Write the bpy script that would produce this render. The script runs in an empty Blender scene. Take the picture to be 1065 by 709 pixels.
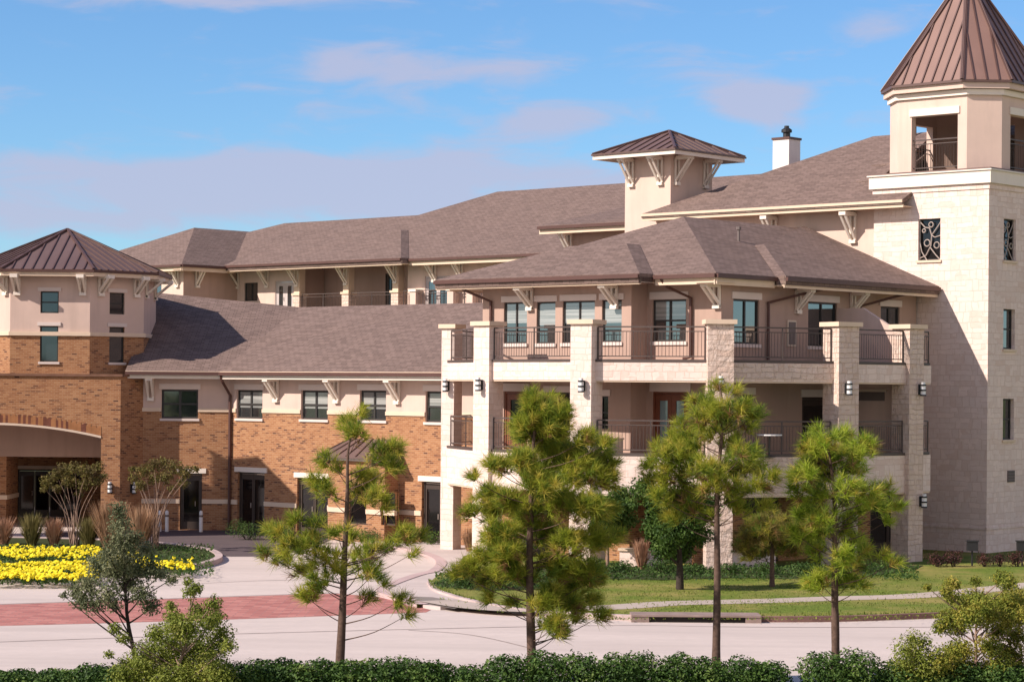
import bpy, bmesh, math, random
from math import sin, cos, radians, pi, sqrt, atan2
from mathutils import Vector, Matrix, noise
SC = bpy.context.scene
COL = SC.collection
random.seed(11)

# ------------------------------------------------------------------ camera
F, CX, HY, ROLL, CAMZ = 2400.0, 532.5, 400.0, 0.008, 6.0     # focal length and horizon in photograph pixels
cd = bpy.data.cameras.new('camera'); cam = bpy.data.objects.new('camera', cd); COL.objects.link(cam)
cam.location = (0, 0, CAMZ); cam.rotation_euler = (pi/2, -ROLL, 0)
cd.sensor_width = 36; cd.lens = 36*F/1065; cd.shift_y = (HY-354.5)/1065
cd.clip_start = 0.5; cd.clip_end = 6000
SC.camera = cam

# ------------------------------------------------------------------ light
SUN_EL, SUN_AZ = radians(36), radians(66)          # azimuth: degrees to the left of "towards the camera"
SUNV = Vector((-sin(SUN_AZ)*cos(SUN_EL), -cos(SUN_AZ)*cos(SUN_EL), sin(SUN_EL)))
sl = bpy.data.lights.new('sun', 'SUN'); sl.energy = 5.0; sl.angle = radians(0.5); sl.color = (1.0, 0.875, 0.785)
so = bpy.data.objects.new('sun', sl); COL.objects.link(so)
so.rotation_euler = SUNV.to_track_quat('Z', 'Y').to_euler(); so.location = (-40, -20, 60)
SC.view_settings.view_transform = 'Standard'; SC.view_settings.look = 'None'
SC.view_settings.exposure = 0.46; SC.view_settings.gamma = 1.0
SC.view_settings.use_curve_mapping = False

# ------------------------------------------------------------------ sky with drifting clouds
W = bpy.data.worlds.new('World'); SC.world = W; W.use_nodes = True
nt = W.node_tree; nt.nodes.clear()
def N_(t, **kw):
    n = nt.nodes.new(t)
    for k, v in kw.items(): setattr(n, k, v)
    return n
def L_(a, b): nt.links.new(a, b)
sky = N_('ShaderNodeTexSky', sky_type='NISHITA'); sky.sun_disc = False
sky.sun_elevation = SUN_EL; sky.sun_rotation = atan2(SUNV.x, SUNV.y)
sky.air_density = 1.0; sky.dust_density = 0.05; sky.ozone_density = 2.0; sky.altitude = 100
geo = N_('ShaderNodeTexCoord')
sep = N_('ShaderNodeSeparateXYZ'); L_(geo.outputs['Generated'], sep.inputs[0])
# cloud coordinates: bearing and height angle of the direction
def mth(op, a, b=None, c=None):
    n = N_('ShaderNodeMath', operation=op)
    for i, v in enumerate((a, b, c)):
        if v is None: continue
        if isinstance(v, (int, float)): n.inputs[i].default_value = v
        else: L_(v, n.inputs[i])
    return n.outputs[0]
az = mth('ARCTAN2', sep.outputs['X'], sep.outputs['Y']); el = mth('ARCSINE', sep.outputs['Z'])
comb = N_('ShaderNodeCombineXYZ'); L_(mth('MULTIPLY', az, 20.0), comb.inputs[0]); L_(mth('MULTIPLY', el, 70.0), comb.inputs[1])
n1 = N_('ShaderNodeTexNoise'); n1.inputs['Scale'].default_value = 1.0; n1.inputs['Detail'].default_value = 8; n1.inputs['Roughness'].default_value = .56; n1.inputs['Distortion'].default_value = .5
L_(comb.outputs[0], n1.inputs['Vector'])
cov = None
# banks of cloud: bearing, height, half width, half height (radians), strength
for (ca, ce, wa, we, st) in ((.107, .122, .022, .010, 2.0), (.080, .140, .034, .008, .8), (-.062, .134, .048, .012, 1.0), (-.005, .138, .03, .008, .7),
                             (.005, .114, .052, .009, 1.0), (-.14, .086, .105, .013, 1.5), (-.05, .094, .06, .009, 1.1), (-.02, .078, .085, .010, 1.4), (.04, .090, .04, .006, .8), (-.20, .070, .08, .012, 1.0), (.15, .150, .018, .006, .6), (-.11, .166, .10, .006, .7),
                             (-.20, .165, .10, .008, .6), (.155, .155, .02, .008, .45), (.7, .2, .3, .06, .9), (-.8, .25, .3, .07, .9), (2.6, .15, .5, .06, .9), (-2.2, .2, .4, .06, .8)):
    da = mth('DIVIDE', mth('SUBTRACT', az, ca), wa); de = mth('DIVIDE', mth('SUBTRACT', el, ce), we)
    r2 = mth('ADD', mth('MULTIPLY', da, da), mth('MULTIPLY', de, de))
    g = mth('MULTIPLY', mth('EXPONENT', mth('MULTIPLY', r2, -1.0)), st)
    cov = g if cov is None else mth('ADD', cov, g)
def sstep(v, a, b):
    n = N_('ShaderNodeMapRange'); n.interpolation_type = 'SMOOTHSTEP'; L_(v, n.inputs[0]); n.inputs[1].default_value = a; n.inputs[2].default_value = b; return n.outputs[0]
# unseen bank of bright warm cloud behind the viewpoint, added to fill shaded walls
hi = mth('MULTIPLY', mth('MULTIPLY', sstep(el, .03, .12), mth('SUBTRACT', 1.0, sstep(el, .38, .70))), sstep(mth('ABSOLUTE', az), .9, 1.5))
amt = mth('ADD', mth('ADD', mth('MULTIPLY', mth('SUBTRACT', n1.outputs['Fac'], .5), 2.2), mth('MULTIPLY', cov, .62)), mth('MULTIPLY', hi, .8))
mr = N_('ShaderNodeMapRange'); mr.interpolation_type = 'SMOOTHSTEP'
L_(amt, mr.inputs[0]); mr.inputs[1].default_value = .06; mr.inputs[2].default_value = .86; mr.inputs[3].default_value = 0; mr.inputs[4].default_value = .80
tint = N_('ShaderNodeMix', data_type='RGBA', blend_type='MULTIPLY'); tint.inputs[0].default_value = 1
L_(sky.outputs[0], tint.inputs[6]); tint.inputs[7].default_value = (0.68, 0.98, 1.32, 1)
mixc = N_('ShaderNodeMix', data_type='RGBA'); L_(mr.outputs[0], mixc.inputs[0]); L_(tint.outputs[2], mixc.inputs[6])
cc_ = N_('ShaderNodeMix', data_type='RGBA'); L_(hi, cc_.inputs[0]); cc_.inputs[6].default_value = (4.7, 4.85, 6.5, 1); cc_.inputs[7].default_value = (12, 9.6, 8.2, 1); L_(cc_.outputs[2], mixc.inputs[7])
bg = N_('ShaderNodeBackground'); bg.inputs[1].default_value = 0.08
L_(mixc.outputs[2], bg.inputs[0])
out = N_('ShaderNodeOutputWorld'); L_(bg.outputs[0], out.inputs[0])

# ------------------------------------------------------------------ geometry helpers
def V(*a): return Vector(a)
AX = radians(42)
NV = Vector((sin(AX), cos(AX))); MV = Vector((cos(AX), -sin(AX)))    # the building grid: N runs back to the right, M runs forward to the right
def nm(n, m): return NV*n + MV*m
def ray(px, py):
    dx, dy = px-CX, py-HY; c, s = cos(ROLL), sin(ROLL)
    return Vector(((dx*c+dy*s)/F, 1.0, -(-dx*s+dy*c)/F))
def at(px, py, Y):
    r = ray(px, py); return Vector((r.x*Y, Y, CAMZ+r.z*Y))
def ground(px, py, z=0.0):
    r = ray(px, py); return at(px, py, (z-CAMZ)/r.z)
def on_line(px, py, p, nrm):
    r = ray(px, py); Y = (p.x*nrm.x+p.y*nrm.y)/(r.x*nrm.x+nrm.y); return Vector((r.x*Y, Y, CAMZ+r.z*Y))

class MB:
    def __init__(s): s.v = []; s.f = []; s.m = []; s.slots = []
    def mi(s, mat):
        if mat not in s.slots: s.slots.append(mat)
        return s.slots.index(mat)
    def face(s, pts, mat):
        b = len(s.v); s.v += [tuple(p) for p in pts]; s.f.append(tuple(range(b, b+len(pts)))); s.m.append(s.mi(mat))
    def prism(s, poly, z0, z1, mat, side=None):
        side = side or mat; n = len(poly)
        a = sum(poly[i][0]*poly[(i+1) % n][1]-poly[(i+1) % n][0]*poly[i][1] for i in range(n))
        if a < 0: poly = poly[::-1]
        lo = [(p[0], p[1], z0) for p in poly]; hi = [(p[0], p[1], z1) for p in poly]
        s.face(hi, mat); s.face(lo[::-1], mat)
        for i in range(n):
            j = (i+1) % n; s.face([lo[i], lo[j], hi[j], hi[i]], side)
    def slab(s, pts, t, mat, side=None):
        """a sloping polygon given thickness t downwards"""
        pts = [Vector(p) for p in pts]; n = len(pts); side = side or mat
        nr = Vector((0, 0, 0))
        for i in range(n):
            p, q = pts[i], pts[(i+1) % n]; nr += p.cross(q)
        if nr.z < 0: pts = pts[::-1]
        lo = [p-Vector((0, 0, t)) for p in pts]
        s.face(pts, mat); s.face(lo[::-1], side)
        for i in range(n):
            j = (i+1) % n; s.face([lo[i], lo[j], pts[j], pts[i]], side)
    def box(s, o, ux, uy, uz, mat):
        """o: corner, three edge vectors"""
        o, ux, uy, uz = Vector(o), Vector(ux), Vector(uy), Vector(uz)
        if ux.cross(uy).dot(uz) < 0: ux, uy = uy, ux
        c = [o, o+ux, o+ux+uy, o+uy]; d = [p+uz for p in c]
        s.face(c[::-1], mat); s.face(d, mat)
        for i in range(4):
            j = (i+1) % 4; s.face([c[i], c[j], d[j], d[i]], mat)
    def bar(s, p, q, w, h, mat, up=None):
        p, q = Vector(p), Vector(q); d = q-p
        if d.length < 1e-5: return
        u = Vector(up) if up else Vector((0, 0, 1))
        if abs(d.normalized().dot(u)) > .98: u = Vector((1, 0, 0))
        sd = d.cross(u).normalized(); uu = sd.cross(d).normalized()
        s.box(p-sd*w/2-uu*h/2, d, sd*w, uu*h, mat)
    def tube(s, pts, rad, mat, seg=6):
        pts = [Vector(p) for p in pts]; rings = []
        for i, p in enumerate(pts):
            d = (pts[min(i+1, len(pts)-1)]-pts[max(i-1, 0)])
            if d.length < 1e-6: d = Vector((0, 0, 1))
            d.normalize(); u = d.cross(Vector((0.31, .95, .1)));
            if u.length < .05: u = d.cross(Vector((1, 0, 0)))
            u.normalize(); w = d.cross(u); r = rad[i]
            b = len(s.v)
            for k in range(seg):
                a = 2*pi*k/seg; s.v.append(tuple(p+(u*cos(a)+w*sin(a))*r))
            rings.append(b)
        k_ = s.mi(mat)
        for a, b in zip(rings, rings[1:]):
            for k in range(seg):
                j = (k+1) % seg; s.f.append((a+k, a+j, b+j, b+k)); s.m.append(k_)
        s.f.append(tuple(rings[-1]+k for k in range(seg))); s.m.append(k_)
        s.f.append(tuple(rings[0]+k for k in range(seg))[::-1]); s.m.append(k_)
    def ring(s, c, r0, r1, z0, z1, mat, seg=14):
        for k in range(seg):
            a, b = 2*pi*k/seg, 2*pi*(k+1)/seg
            P = lambda r, t, z: (c[0]+r*cos(t), c[1]+r*sin(t), z)
            s.face([P(r0, a, z0), P(r0, b, z0), P(r1, b, z1), P(r1, a, z1)], mat)
    def lathe(s, c, prof, mat, seg=14):
        for (r0, z0), (r1, z1) in zip(prof, prof[1:]): s.ring(c, r0, r1, c[2]+z0, c[2]+z1, mat, seg)
    def build(s, name, parent=None, smooth=False, org=None):
        me = bpy.data.meshes.new(name)
        me.from_pydata(s.v, [], s.f); me.update()
        for m in s.slots: me.materials.append(MAT[m])
        me.polygons.foreach_set('material_index', s.m)
        if smooth: me.polygons.foreach_set('use_smooth', [True]*len(s.f))
        uv = me.uv_layers.new(name='UVMap'); dat = [0.0]*(2*len(me.loops)); vs = me.vertices
        for p in me.polygons:
            n = p.normal
            t = Vector((-n.y, n.x, 0))
            if t.length < .05: t = Vector((1, 0, 0))
            t.normalize(); b = n.cross(t)
            for li in p.loop_indices:
                co = vs[me.loops[li].vertex_index].co
                dat[2*li] = co.dot(t); dat[2*li+1] = co.dot(b)
        uv.data.foreach_set('uv', dat)
        o = bpy.data.objects.new(name, me); COL.objects.link(o)
        if parent is not None: o.parent = parent; o.matrix_parent_inverse = Matrix.Translation(-parent.location)
        return o
def tag(o, label=None, cat=None, group=None, kind=None):
    if label: o['label'] = label
    if cat: o['category'] = cat
    if group: o['group'] = group
    if kind: o['kind'] = kind
    return o
def empty(name, loc, label, cat, group=None):
    o = bpy.data.objects.new(name, None); COL.objects.link(o); o.location = loc; o.empty_display_size = .3
    return tag(o, label, cat, group)

# ------------------------------------------------------------------ materials
MAT = {}
class NT:
    def __init__(s, name, rough=.8, spec=.3):
        m = bpy.data.materials.new(name); m.use_nodes = True; MAT[name] = m
        s.t = m.node_tree; s.b = s.t.nodes['Principled BSDF']; s.m = m
        s.b.inputs['Roughness'].default_value = rough; s.b.inputs['Specular IOR Level'].default_value = spec
    def n(s, t, **kw):
        x = s.t.nodes.new(t)
        for k, v in kw.items(): setattr(x, k, v)
        return x
    def l(s, a, b): s.t.links.new(a, b)
    def noise(s, scale, detail=3, rough=.55, coord='Object', vec=None, stretch=None):
        x = s.n('ShaderNodeTexNoise'); x.inputs['Scale'].default_value = scale; x.inputs['Detail'].default_value = detail; x.inputs['Roughness'].default_value = rough
        if vec is None: vec = s.n('ShaderNodeTexCoord').outputs[coord]
        if stretch:
            mp = s.n('ShaderNodeMapping'); mp.inputs['Scale'].default_value = stretch; s.l(vec, mp.inputs[0]); vec = mp.outputs[0]
        s.l(vec, x.inputs['Vector']); return x.outputs['Fac']
    def ramp(s, fac, stops, const=False):
        r = s.n('ShaderNodeValToRGB'); e = r.color_ramp.elements
        if const: r.color_ramp.interpolation = 'CONSTANT'
        while len(e) < len(stops): e.new(.5)
        for i, (p, c) in enumerate(stops): e[i].position = p; e[i].color = (*c, 1)
        s.l(fac, r.inputs[0]); return r.outputs[0]
    def mix(s, fac, a, b, mode='MIX'):
        x = s.n('ShaderNodeMix', data_type='RGBA', blend_type=mode)
        for i, v in ((0, fac), (6, a), (7, b)):
            if isinstance(v, (int, float)): x.inputs[i].default_value = v
            elif isinstance(v, tuple): x.inputs[i].default_value = (*v, 1)
            else: s.l(v, x.inputs[i])
        return x.outputs[2]
    def uv(s, wob=0, wscale=6):
        u = s.n('ShaderNodeUVMap').outputs[0]
        if wob:
            nz = s.n('ShaderNodeTexNoise'); nz.inputs['Scale'].default_value = wscale; s.l(u, nz.inputs['Vector'])
            sb = s.n('ShaderNodeVectorMath', operation='SUBTRACT'); s.l(nz.outputs['Color'], sb.inputs[0]); sb.inputs[1].default_value = (.5, .5, .5)
            sc = s.n('ShaderNodeVectorMath', operation='SCALE'); s.l(sb.outputs[0], sc.inputs[0]); sc.inputs['Scale'].default_value = wob
            ad = s.n('ShaderNodeVectorMath', operation='ADD'); s.l(u, ad.inputs[0]); s.l(sc.outputs[0], ad.inputs[1]); u = ad.outputs[0]
        return u
    def bricks(s, u, w, h, mortar, off=.5, squash=1, sqf=2):
        x = s.n('ShaderNodeTexBrick'); x.offset = off; x.squash = squash; x.squash_frequency = sqf
        x.inputs['Scale'].default_value = 1; x.inputs['Brick Width'].default_value = w; x.inputs['Row Height'].default_value = h
        x.inputs['Mortar Size'].default_value = mortar; x.inputs['Mortar Smooth'].default_value = .2
        x.inputs['Color1'].default_value = (0, 0, 0, 1); x.inputs['Color2'].default_value = (1, 1, 1, 1); x.inputs['Mortar'].default_value = (.5, .5, .5, 1)
        s.l(u, x.inputs['Vector']); return x.outputs['Color'], x.outputs['Fac']
    def bump(s, h, strength=.4, dist=.02):
        b = s.n('ShaderNodeBump'); b.inputs['Strength'].default_value = strength; b.inputs['Distance'].default_value = dist
        s.l(h, b.inputs['Height']); s.l(b.outputs[0], s.b.inputs['Normal'])
    def col(s, c):
        if isinstance(c, tuple): s.b.inputs['Base Color'].default_value = (*c, 1)
        else: s.l(c, s.b.inputs['Base Color'])
def plain(name, c, rough=.7, spec=.3, var=.12, scale=1.5, metal=0):
    t = NT(name, rough, spec); nz = t.noise(scale, 4)
    lo = tuple(x*(1-var) for x in c); hi = tuple(min(1, x*(1+var)) for x in c)
    t.col(t.ramp(nz, [(.25, lo), (.75, hi)])); t.b.inputs['Metallic'].default_value = metal; return t

# brick
t = NT('brick', .9, .15); c, f = t.bricks(t.uv(), .215, .072, .009)
c = t.ramp(c, [(0, (.11, .052, .036)), (.08, (.20, .09, .05)), (.2, (.32, .148, .068)), (.6, (.37, .182, .086)), (1, (.43, .23, .115))])
c = t.mix(f, c, (.42, .27, .17)); c = t.mix(t.noise(.5, 4), c, t.mix(1.0, c, (.80, .76, .74), 'MULTIPLY'))
st = t.noise(4, 3, stretch=(.5, .5, 2.2)); c = t.mix(t.ramp(st, [(.58, (0, 0, 0)), (.70, (.5, .5, .5))]), c, (.20, .085, .05))
t.col(c); t.bump(f, -.25, .01)
# limestone blocks, smooth and rough faced
for nm_, base, w, h, bs in (('limestone', (.79, .665, .605), .42, .19, .25), ('rough_stone', (.72, .585, .505), .34, .17, 1.0)):
    t = NT(nm_, .9, .15); u = t.uv(.14, 2.0); c1, f1 = t.bricks(u, w, h, .011, .5, 1.7, 2); c2, f2 = t.bricks(u, w*.62, h*2.0, .014, .37, 1.4, 3)
    pick = t.ramp(t.noise(1.5, 2, .5, vec=u), [(.50, (0, 0, 0)), (.53, (1, 1, 1))]); c = t.mix(pick, c1, c2); f = t.mix(pick, f1, f2)
    a = base; c = t.ramp(c, [(0, (a[0]*.92, a[1]*.87, a[2]*.84)), (.3, tuple(x*.95 for x in a)), (.7, a), (1, (a[0]*1.04, a[1]*1.03, a[2]*1.02))])
    c = t.mix(f, c, (a[0]*.84, a[1]*.79, a[2]*.75)); nz = t.noise(5, 5, .65)
    c = t.mix(nz, c, t.mix(1.0, c, (.84, .80, .76), 'MULTIPLY')); t.col(c)
    h_ = t.n('ShaderNodeMath', operation='MULTIPLY_ADD'); t.l(nz, h_.inputs[0]); h_.inputs[1].default_value = 1.6
    mm = t.n('ShaderNodeMath', operation='MULTIPLY'); t.l(f, mm.inputs[0]); mm.inputs[1].default_value = -.6; t.l(mm.outputs[0], h_.inputs[2])
    t.bump(h_.outputs[0], .8 if bs > .5 else .45, .07 if bs > .5 else .025)
def stucco(name, c):
    t = NT(name, .92, .12); nz = t.noise(.7, 5, .6); fine = t.noise(30, 2)
    k = t.ramp(nz, [(.3, tuple(x*.92 for x in c)), (.7, tuple(x*1.04 for x in c))]); sk = t.noise(2.2, 4, .6, stretch=(1, 1, .12)); k = t.mix(t.ramp(sk, [(.5, (0, 0, 0)), (.72, (.55, .55, .55))]), k, tuple(x*.80 for x in c)); t.col(k); t.bump(fine, .15, .01)
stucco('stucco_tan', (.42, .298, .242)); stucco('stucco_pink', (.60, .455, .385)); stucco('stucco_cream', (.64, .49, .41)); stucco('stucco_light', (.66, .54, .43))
# shingles
t = NT('shingle', .92, .12); u = t.uv(.01, 9); c, f = t.bricks(u, .32, .145, .010, .37)
a = (.20, .145, .124)
c = t.ramp(c, [(0, tuple(x*.80 for x in a)), (.5, a), (1, tuple(x*1.15 for x in a))]); c = t.mix(f, c, tuple(x*.42 for x in a))
nz = t.noise(.45, 6, .7); c = t.mix(nz, t.mix(1.0, c, (1.06, 1.03, 1.0), 'MULTIPLY'), t.mix(1.0, c, (.86, .86, .88), 'MULTIPLY')); t.col(c)
t.bump(t.noise(14, 3), .3, .02)
plain('metal_roof', (.135, .085, .075), .5, .4, .10, .8)
plain('metal_roof_seam', (.10, .055, .045), .45, .5, .1)
plain('gutter_brown', (.085, .038, .030), .5, .4)
plain('trim_white', (.74, .66, .57), .75, .25, .05, 2)
plain('trim_cream', (.66, .52, .39), .8, .2, .05, 2)
plain('panel_white', (.64, .55, .50), .8, .2, .04, 2)
plain('rail_metal', (.075, .055, .048), .5, .4)
plain('frame_dark', (.030, .028, .026), .5, .4)
plain('frame_bronze', (.05, .035, .028), .5, .4)
plain('door_wood', (.17, .055, .028), .5, .4, .2, 3)
plain('door_pale', (.5, .44, .42), .6, .3)
plain('black_metal', (.02, .02, .022), .5, .4)
plain('lamp_white', (.75, .75, .74), .3, .5, .03)
plain('vent_grey', (.16, .13, .12), .7)
plain('ironwork', (.36, .30, .26), .6)
plain('dark_inside', (.028, .024, .022), .9, .1)
plain('curtain', (.45, .42, .38), .9, .1, .25, 8)
plain('soil', (.09, .06, .042), .95, .1, .3, 4)
plain('bark_pine', (.115, .075, .058), .95, .1, .35, 14)
plain('bark_pale', (.25, .17, .13), .95, .1, .3, 14)
plain('bark_dark', (.05, .038, .032), .95, .1, .35, 14)
plain('kerb_concrete', (.47, .37, .345), .9, .15, .18, 1.2)
plain('kerb_redbrown', (.20, .115, .095), .9, .15, .3, 1.5)
plain('bollard_white', (.72, .70, .68), .5)
plain('chair_metal', (.05, .045, .042), .5, .4)
# glass
t = NT('glass', .03, 1.0); t.b.inputs['IOR'].default_value = 2.4
nz = t.noise(.9, 1); t.col(t.ramp(nz, [(.4, (.016, .020, .022)), (.7, (.03, .036, .038))]))
t.b.inputs['Specular IOR Level'].default_value = .5
h_ = t.noise(.8, 1); t.bump(h_, .03, .05)
t = NT('glass_blind', .06, .5); t.b.inputs['IOR'].default_value = 2.0; t.col(t.ramp(t.noise(16, 1, stretch=(.02, .02, 1)), [(.4, (.22, .23, .22)), (.6, (.34, .35, .335))]))
t = NT('glass_mid', .04, .5); t.b.inputs['IOR'].default_value = 1.9; t.col((.014, .018, .022))
t = NT('glass_aqua', .10, .5); t.b.inputs['IOR'].default_value = 2.2; t.col((.16, .26, .28))
t = NT('glass_dark', .06, .5); t.col((.008, .007, .007)); t.b.inputs['IOR'].default_value = 1.5
# paving
def paving(name, c, rough=.9):
    t = NT(name, rough, .15); n1 = t.noise(.30, 6, .62, stretch=(.25, 1.6, 1)); n2 = t.noise(2.6, 6, .7)
    k = t.ramp(n1, [(.3, tuple(x*.82 for x in c)), (.55, c), (.75, tuple(x*1.06 for x in c))])
    k = t.mix(t.ramp(n2, [(.35, (0, 0, 0)), (.75, (.6, .6, .6))]), k, tuple(x*.84 for x in c)); t.col(k); t.bump(t.noise(20, 3), .15, .01); return t
paving('concrete', (.575, .492, .440)); paving('concrete_pink', (.50, .375, .355)); paving('patch_grey', (.25, .215, .19)); paving('walk', (.54, .46, .42)); paving('path', (.46, .385, .325))
paving('drive_dark', (.115, .090, .092))
plain('joint', (.29, .235, .21), .95, .1, .3, 2)
t = NT('pavers', .9, .15); c, f = t.bricks(t.uv(), .46, .23, .02)
c = t.ramp(c, [(0, (.31, .115, .098)), (.5, (.40, .158, .132)), (1, (.47, .205, .170))]); c = t.mix(f, c, (.30, .16, .14))
c = t.mix(t.noise(.8, 5, .65), c, t.mix(1.0, c, (1.12, 1.14, 1.15), 'MULTIPLY')); t.col(c)
# grass
def grass(name, g1, g2, dry, amt=.5):
    t = NT(name, .95, .1); n1 = t.noise(.35, 5, .6); n2 = t.noise(7, 5, .7, stretch=(1, .5, 1))
    k = t.ramp(n2, [(.3, g1), (.7, g2)]); d = t.ramp(n1, [(.42, (0, 0, 0)), (.66, (amt, amt, amt))]); k = t.mix(d, k, dry); t.col(k)
    t.bump(t.noise(18, 4, .7), .8, .06)
grass('lawn_grass', (.085, .13, .02), (.185, .235, .042), (.34, .27, .095), .85)
grass('verge_grass', (.06, .10, .018), (.12, .17, .035), (.19, .17, .055), .6)
grass('far_ground', (.08, .11, .03), (.12, .14, .05), (.2, .18, .09))
# foliage
def foliage(name, stops, scale=2.2, trans=.25, rough=.6):
    t = NT(name, rough, .25); g = t.n('ShaderNodeNewGeometry'); nz = t.noise(scale, 3)
    a = t.n('ShaderNodeMath', operation='MULTIPLY_ADD'); t.l(g.outputs['Random Per Island'], a.inputs[0]); a.inputs[1].default_value = .42
    s2 = t.n('ShaderNodeMath', operation='MULTIPLY_ADD'); t.l(nz, s2.inputs[0]); s2.inputs[1].default_value = 1.5; s2.inputs[2].default_value = -.46
    t.l(s2.outputs[0], a.inputs[2]); c = t.ramp(a.outputs[0], stops); t.col(c)
    tr = t.n('ShaderNodeBsdfTranslucent'); t.l(c, tr.inputs[0]); mx = t.n('ShaderNodeMixShader'); mx.inputs[0].default_value = trans
    o = t.t.nodes['Material Output']; t.l(t.b.outputs[0], mx.inputs[1]); t.l(tr.outputs[0], mx.inputs[2]); t.l(mx.outputs[0], o.inputs[0])
foliage('needle', [(.05, (.13, .18, .02)), (.35, (.25, .31, .032)), (.62, (.40, .42, .05)), (.9, (.54, .50, .08))], 2.6, .5)
foliage('needle_dark', [(.05, (.07, .12, .018)), (.5, (.15, .22, .028)), (.9, (.24, .30, .045))], 2.6, .45)
foliage('needle_gold', [(.05, (.34, .31, .04)), (.5, (.52, .45, .07)), (.9, (.62, .53, .13))], 2.6, .5)
foliage('needle_brown', [(.05, (.16, .09, .035)), (.5, (.27, .16, .06)), (.9, (.36, .23, .09))], 2.6, .3)
foliage('needle_bronze', [(.05, (.06, .07, .014)), (.35, (.14, .13, .028)), (.62, (.24, .19, .045)), (.9, (.34, .22, .075))], 2.6, .30)
foliage('leaf_oak', [(.05, (.045, .062, .028)), (.4, (.11, .13, .06)), (.7, (.19, .20, .10)), (.95, (.32, .31, .17))])
foliage('leaf_yellow', [(.05, (.07, .10, .014)), (.4, (.16, .20, .026)), (.7, (.26, .29, .05)), (.95, (.38, .36, .09))])
foliage('leaf_autumn', [(.05, (.09, .12, .016)), (.4, (.19, .23, .03)), (.7, (.33, .29, .045)), (.95, (.42, .33, .08))])
foliage('leaf_hedge', [(.05, (.014, .034, .006)), (.4, (.034, .078, .012)), (.7, (.075, .135, .022)), (.95, (.19, .25, .06))], 2.2, .12, .6)
foliage('leaf_dark', [(.05, (.020, .045, .010)), (.4, (.04, .085, .016)), (.7, (.07, .125, .024)), (.95, (.12, .17, .04))])
foliage('leaf_red', [(.05, (.03, .012, .014)), (.4, (.06, .024, .024)), (.7, (.09, .04, .032)), (.95, (.14, .06, .04))])
foliage('leaf_myrtle', [(.05, (.07, .055, .018)), (.4, (.13, .10, .03)), (.7, (.16, .15, .035)), (.95, (.26, .14, .06))])
foliage('blade_tan', [(.05, (.22, .13, .07)), (.5, (.40, .24, .14)), (.95, (.52, .35, .22))])
foliage('blade_pink', [(.05, (.24, .125, .075)), (.5, (.38, .21, .13)), (.95, (.46, .29, .19))])
foliage('blade_olive', [(.05, (.10, .09, .03)), (.5, (.18, .16, .055)), (.95, (.28, .22, .09))])
foliage('petal_yellow', [(.05, (.80, .62, .015)), (.5, (.88, .74, .02)), (.95, (.92, .80, .06))], 3, .2)
foliage('petal_white', [(.05, (.7, .68, .62)), (.95, (.85, .82, .76))], 3, .2)
foliage('grass_blade', [(.05, (.07, .11, .016)), (.4, (.13, .175, .026)), (.7, (.20, .235, .04)), (.95, (.29, .25, .07))], .6, .25, .9)
plain('brick_plain', (.33, .155, .072), .9, .1, .2, 3)
plain('brick_dark', (.16, .065, .045), .9, .1, .3, 3)
plain('brick_cap', (.20, .11, .075), .9, .1, .2, 3)
plain('chimney_white', (.72, .66, .62), .8, .2, .06, 2)
plain('metal_roof_light', (.225, .135, .108), .45, .45, .10, .8)
plain('kerb_dirty', (.27, .20, .175), .95, .1, .25, 2)
plain('ground_cover', (.045, .055, .022), .95, .1, .45, 5)
foliage('needle_bright', [(.05, (.12, .21, .02)), (.35, (.29, .40, .034)), (.62, (.43, .50, .055)), (.9, (.56, .56, .10))], 2.6, .5)
foliage('leaf_lawn', [(.05, (.02, .045, .010)), (.4, (.045, .095, .016)), (.7, (.085, .15, .025)), (.95, (.16, .22, .05))], 2.2, .3)

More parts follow.
